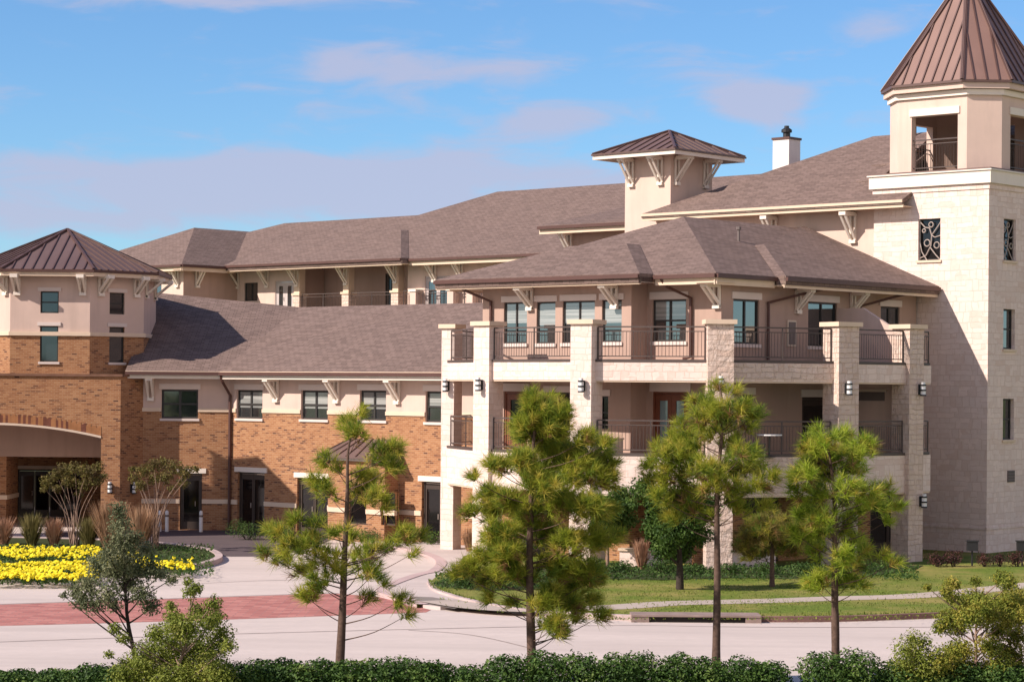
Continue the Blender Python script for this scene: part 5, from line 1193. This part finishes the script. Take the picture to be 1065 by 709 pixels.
# shrubs round the buildings
random.seed(31)
SH = 'dark shrubs at the foot of the brick wing'
shrub('green_shrub', 'dark shrub below the shaded door of the brick wing', 258, 561, 44, 20, 'leaf_dark', z0=.0, group=SH)
shrub('green_shrub', 'dark shrub right of the shaded door, in shadow', 292, 563, 34, 16, 'leaf_dark', z0=.0, group=SH)
shrub('green_shrub', 'green shrub under the second ground floor opening of the brick wing', 330, 565, 34, 14, 'leaf_hedge', z0=.0, group=SH)
shrub('green_shrub', 'green shrub in front of the small metal roofed bay', 385, 565, 44, 15, 'leaf_hedge', z0=.0, group=SH)
shrub('green_shrub', 'green shrub right of the metal roofed bay', 424, 567, 34, 18, 'leaf_hedge', z0=.0, group=SH)
shrub('green_shrub', 'green shrub against the far left stone pier of the balcony wing', 450, 568, 24, 17, 'leaf_hedge', z0=.0, group=SH)
SG = 'low shrubs on the lawn in front of the balcony wing'
for px, py, w, h, m, lb in ((485, 613, 46, 24, 'leaf_dark', 'round dark shrub at the left tip of the lawn'), (520, 614, 44, 22, 'leaf_dark', 'spreading dark shrub left of the bushiest pine trunk'), (560, 612, 44, 22, 'leaf_dark', 'dark shrub straight behind the bushiest pine trunk'), (596, 608, 40, 22, 'leaf_dark', 'dark shrub just right of the bushiest pine trunk'),
        (618, 597, 34, 22, 'leaf_dark', 'dark shrub at the foot of the small lawn tree'), (648, 597, 34, 18, 'leaf_dark', 'dark shrub left of the red brown grass'), (690, 598, 40, 22, 'leaf_dark', 'dark shrub right of the red brown grass'), (724, 599, 34, 16, 'leaf_dark', 'low shrub left of the leaning pine trunk, by the wall'), (764, 598, 34, 16, 'leaf_dark', 'low shrub right of the leaning pine trunk, by the wall'), (800, 599, 34, 18, 'leaf_dark', 'low shrub behind the bronze pine'), (838, 600, 36, 20, 'leaf_dark', 'low shrub left of the bright green pine trunk'), (895, 596, 40, 18, 'leaf_hedge', 'green ground hugging shrub right of the bright green pine trunk'), (925, 594, 34, 13, 'leaf_hedge', 'low green shrub at the rightmost stone pier')):
    shrub('low_shrub', lb, px, py-2, w, h*.72, m, size=.075, group=SG)
SR = 'dark red shrubs at the tower foot'
for px, w, h, lb in ((975, 24, 15, 'dark red shrub in the corner between balcony wing and tower'), (992, 22, 18, 'dark red shrub second from the balcony wing at the tower foot'), (1024, 18, 15, 'dark red shrub under the front edge of the tower'), (1040, 16, 14, 'dark red shrub right of the tower edge'), (1058, 20, 17, 'dark red shrub at the right picture edge under the tower')):
    shrub('red_shrub', lb, px, 589, w, h, 'leaf_red', group=SR, size=.07)
# path lights, lantern post, bollards
def path_light(px, py, label):
    g = ground(px, py, LZ); r = empty('path_light', (g.x, g.y, LZ), label, 'lamp', 'black flood lights at the tower foot'); mb = MB(); mb.tube([(g.x, g.y, LZ), (g.x, g.y, LZ+.5)], [.03, .03], 'black_metal', 6); mb.build('post', r)
    mb = MB(); mb.box((g.x-.17, g.y-.12, LZ+.5), (.34, 0, 0), (0, .24, 0), (0, 0, .30), 'black_metal'); mb.box((g.x-.20, g.y-.14, LZ+.8), (.40, 0, 0), (0, .28, 0), (0, 0, .04), 'black_metal'); mb.build('lamp_head', r)
path_light(1011, 588, 'black box flood light on a short post left of the tower edge'); path_light(1063, 588, 'black box flood light on a short post at the right picture edge')
q = at(458, 566, 86.6); r = empty('lantern_post', (q.x, q.y, 0), 'slender post with two white lantern boxes, left of the first stone pier', 'lamp'); zt = at(458, 506, 86.6).z
mb = MB(); mb.tube([(q.x, q.y, 0), (q.x, q.y, zt-.05)], [.035, .028], 'vent_grey', 6); mb.bar((q.x, q.y, zt-.02), (q.x, q.y, zt+.04), .26, .26, 'black_metal'); mb.build('post', r)
mb = MB()
for z in (zt-.28, zt-.66): mb.box((q.x-.14, q.y-.14, z), (.28, 0, 0), (0, .28, 0), (0, 0, .24 if z > zt-.4 else .20), 'lamp_white')
mb.build('lantern', r)
for px, lb in ((166, 'white bollard left of its pair by the shaded wing corner'), (173.5, 'white bollard right of its pair by the shaded wing corner'), (209, 'lone white bollard beside the shaded opening of the brick wing')):
    g = at(px, 552, 92.6); mb = MB(); mb.lathe((g.x, g.y, 0), [(.075, 0), (.075, .78), (.05, .84), (0, .86)], 'bollard_white', 10); mb.ring((g.x, g.y), .079, .079, .60, .68, 'vent_grey', 10); tag(mb.build('bollard'), lb, 'bollard', 'white bollards by the brick wing')
# patio furniture on the lower balcony
def chair(px, m, rot, label):
    P0 = on_line(px, 460, nm(0, m), MV); c = Vector((P0.x, P0.y, 3.725)); r = empty('patio_chair', c, label, 'chair', 'dark patio chairs on the lower balcony'); u = Vector((cos(rot), sin(rot), 0)); v = Vector((-sin(rot), cos(rot), 0)); Zv = Vector((0, 0, 1))
    mb = MB(); mb.box(c-u*.24-v*.24+Zv*.42, u*.48, v*.48, Zv*.035, 'chair_metal'); mb.build('seat', r)
    mb = MB()
    for k in range(6): mb.bar(c-u*.22+u*.088*k+v*.24+Zv*.45, c-u*.22+u*.088*k+v*.33+Zv*.93, .03, .015, 'chair_metal')
    mb.bar(c-u*.25+v*.33+Zv*.93, c+u*.25+v*.33+Zv*.93, .04, .04, 'chair_metal'); mb.build('backrest', r)
    for a, b in ((-1, -1), (1, -1), (1, 1), (-1, 1)): mb = MB(); mb.tube([c+u*.22*a+v*.22*b, c+u*.22*a+v*.22*b+Zv*.43], [.016, .016], 'chair_metal', 5); mb.build('leg', r)
chair(904, -43.8, radians(100), 'dark patio chair on the lower balcony beside the partition'); chair(786, -44.0, radians(20), 'dark patio chair on the lower balcony behind the leaning pine')
P0 = on_line(800, 460, nm(0, -43.9), MV); r = empty('patio_table', (P0.x, P0.y, 3.72), 'small pale round patio table on the lower balcony, right of the leaning pine', 'table')
mb = MB(); mb.lathe((P0.x, P0.y, 3.72), [(0, .70), (.42, .70), (.42, .74), (0, .74)], 'bollard_white', 16); mb.build('table_top', r); mb = MB(); mb.lathe((P0.x, P0.y, 3.72), [(.22, .0), (.22, .03), (.03, .06), (.03, .70)], 'chair_metal', 10); mb.build('pedestal', r)
P0 = on_line(641, 463, nm(59.0, 0), -NV); mb = MB(); c = P0.xy
mb.prism([c+(MV*a+NV*b)*.16 for a, b in ((-1, -1), (1, -1), (1, 1), (-1, 1))], 3.725, 4.22, 'stucco_light'); mb.prism([c+(MV*a+NV*b)*.19 for a, b in ((-1, -1), (1, -1), (1, 1), (-1, 1))], 4.222, 4.27, 'trim_cream'); tag(mb.build('planter_box'), 'small pale square pedestal planter on the lower balcony, left of the double wooden door', 'planter')
# far trees behind the viewpoint, seen in the window glass
random.seed(77); mb = MB(); tm = MB()
for k in range(46):
    x = -110+k*5+RU(-1.5, 1.5); y = -62+RU(-9, 9); h = RU(6.5, 10.5); tm.tube([(x, y, -.1), (x, y, h*.6)], [.25, .1], 'bark_dark', 6)
    for _ in range(5): leaf_cloud(mb, Vector((x+RU(-1.8, 1.8), y+RU(-1.5, 1.5), h*RU(.35, .78))), (RU(1.8, 2.6), 2.0, h*.2), 75, 1.0, 'leaf_dark', .7, .3, .4)
fw = empty('far_wood', (0, -62, 0), 'rows of dark trees far off, seen only as reflections in the window glass', 'trees'); fw['kind'] = 'stuff'
for k in range(64):
    x = -230+k*7.2+RU(-2, 2); y = 235+RU(-14, 14)+abs(x)*.05; h = RU(7, 11); tm.tube([(x, y, -.1), (x, y, h*.6)], [.25, .1], 'bark_dark', 6)
    for _ in range(4): leaf_cloud(mb, Vector((x+RU(-2.4, 2.4), y+RU(-1.5, 1.5), h*RU(.3, .75))), (RU(2.2, 3.4), 2.4, h*.22), 60, 1.3, 'leaf_dark', .7, .3, .4)
mb.build('crown', fw)['kind'] = 'stuff'; tm.build('trunk', fw)['kind'] = 'stuff'
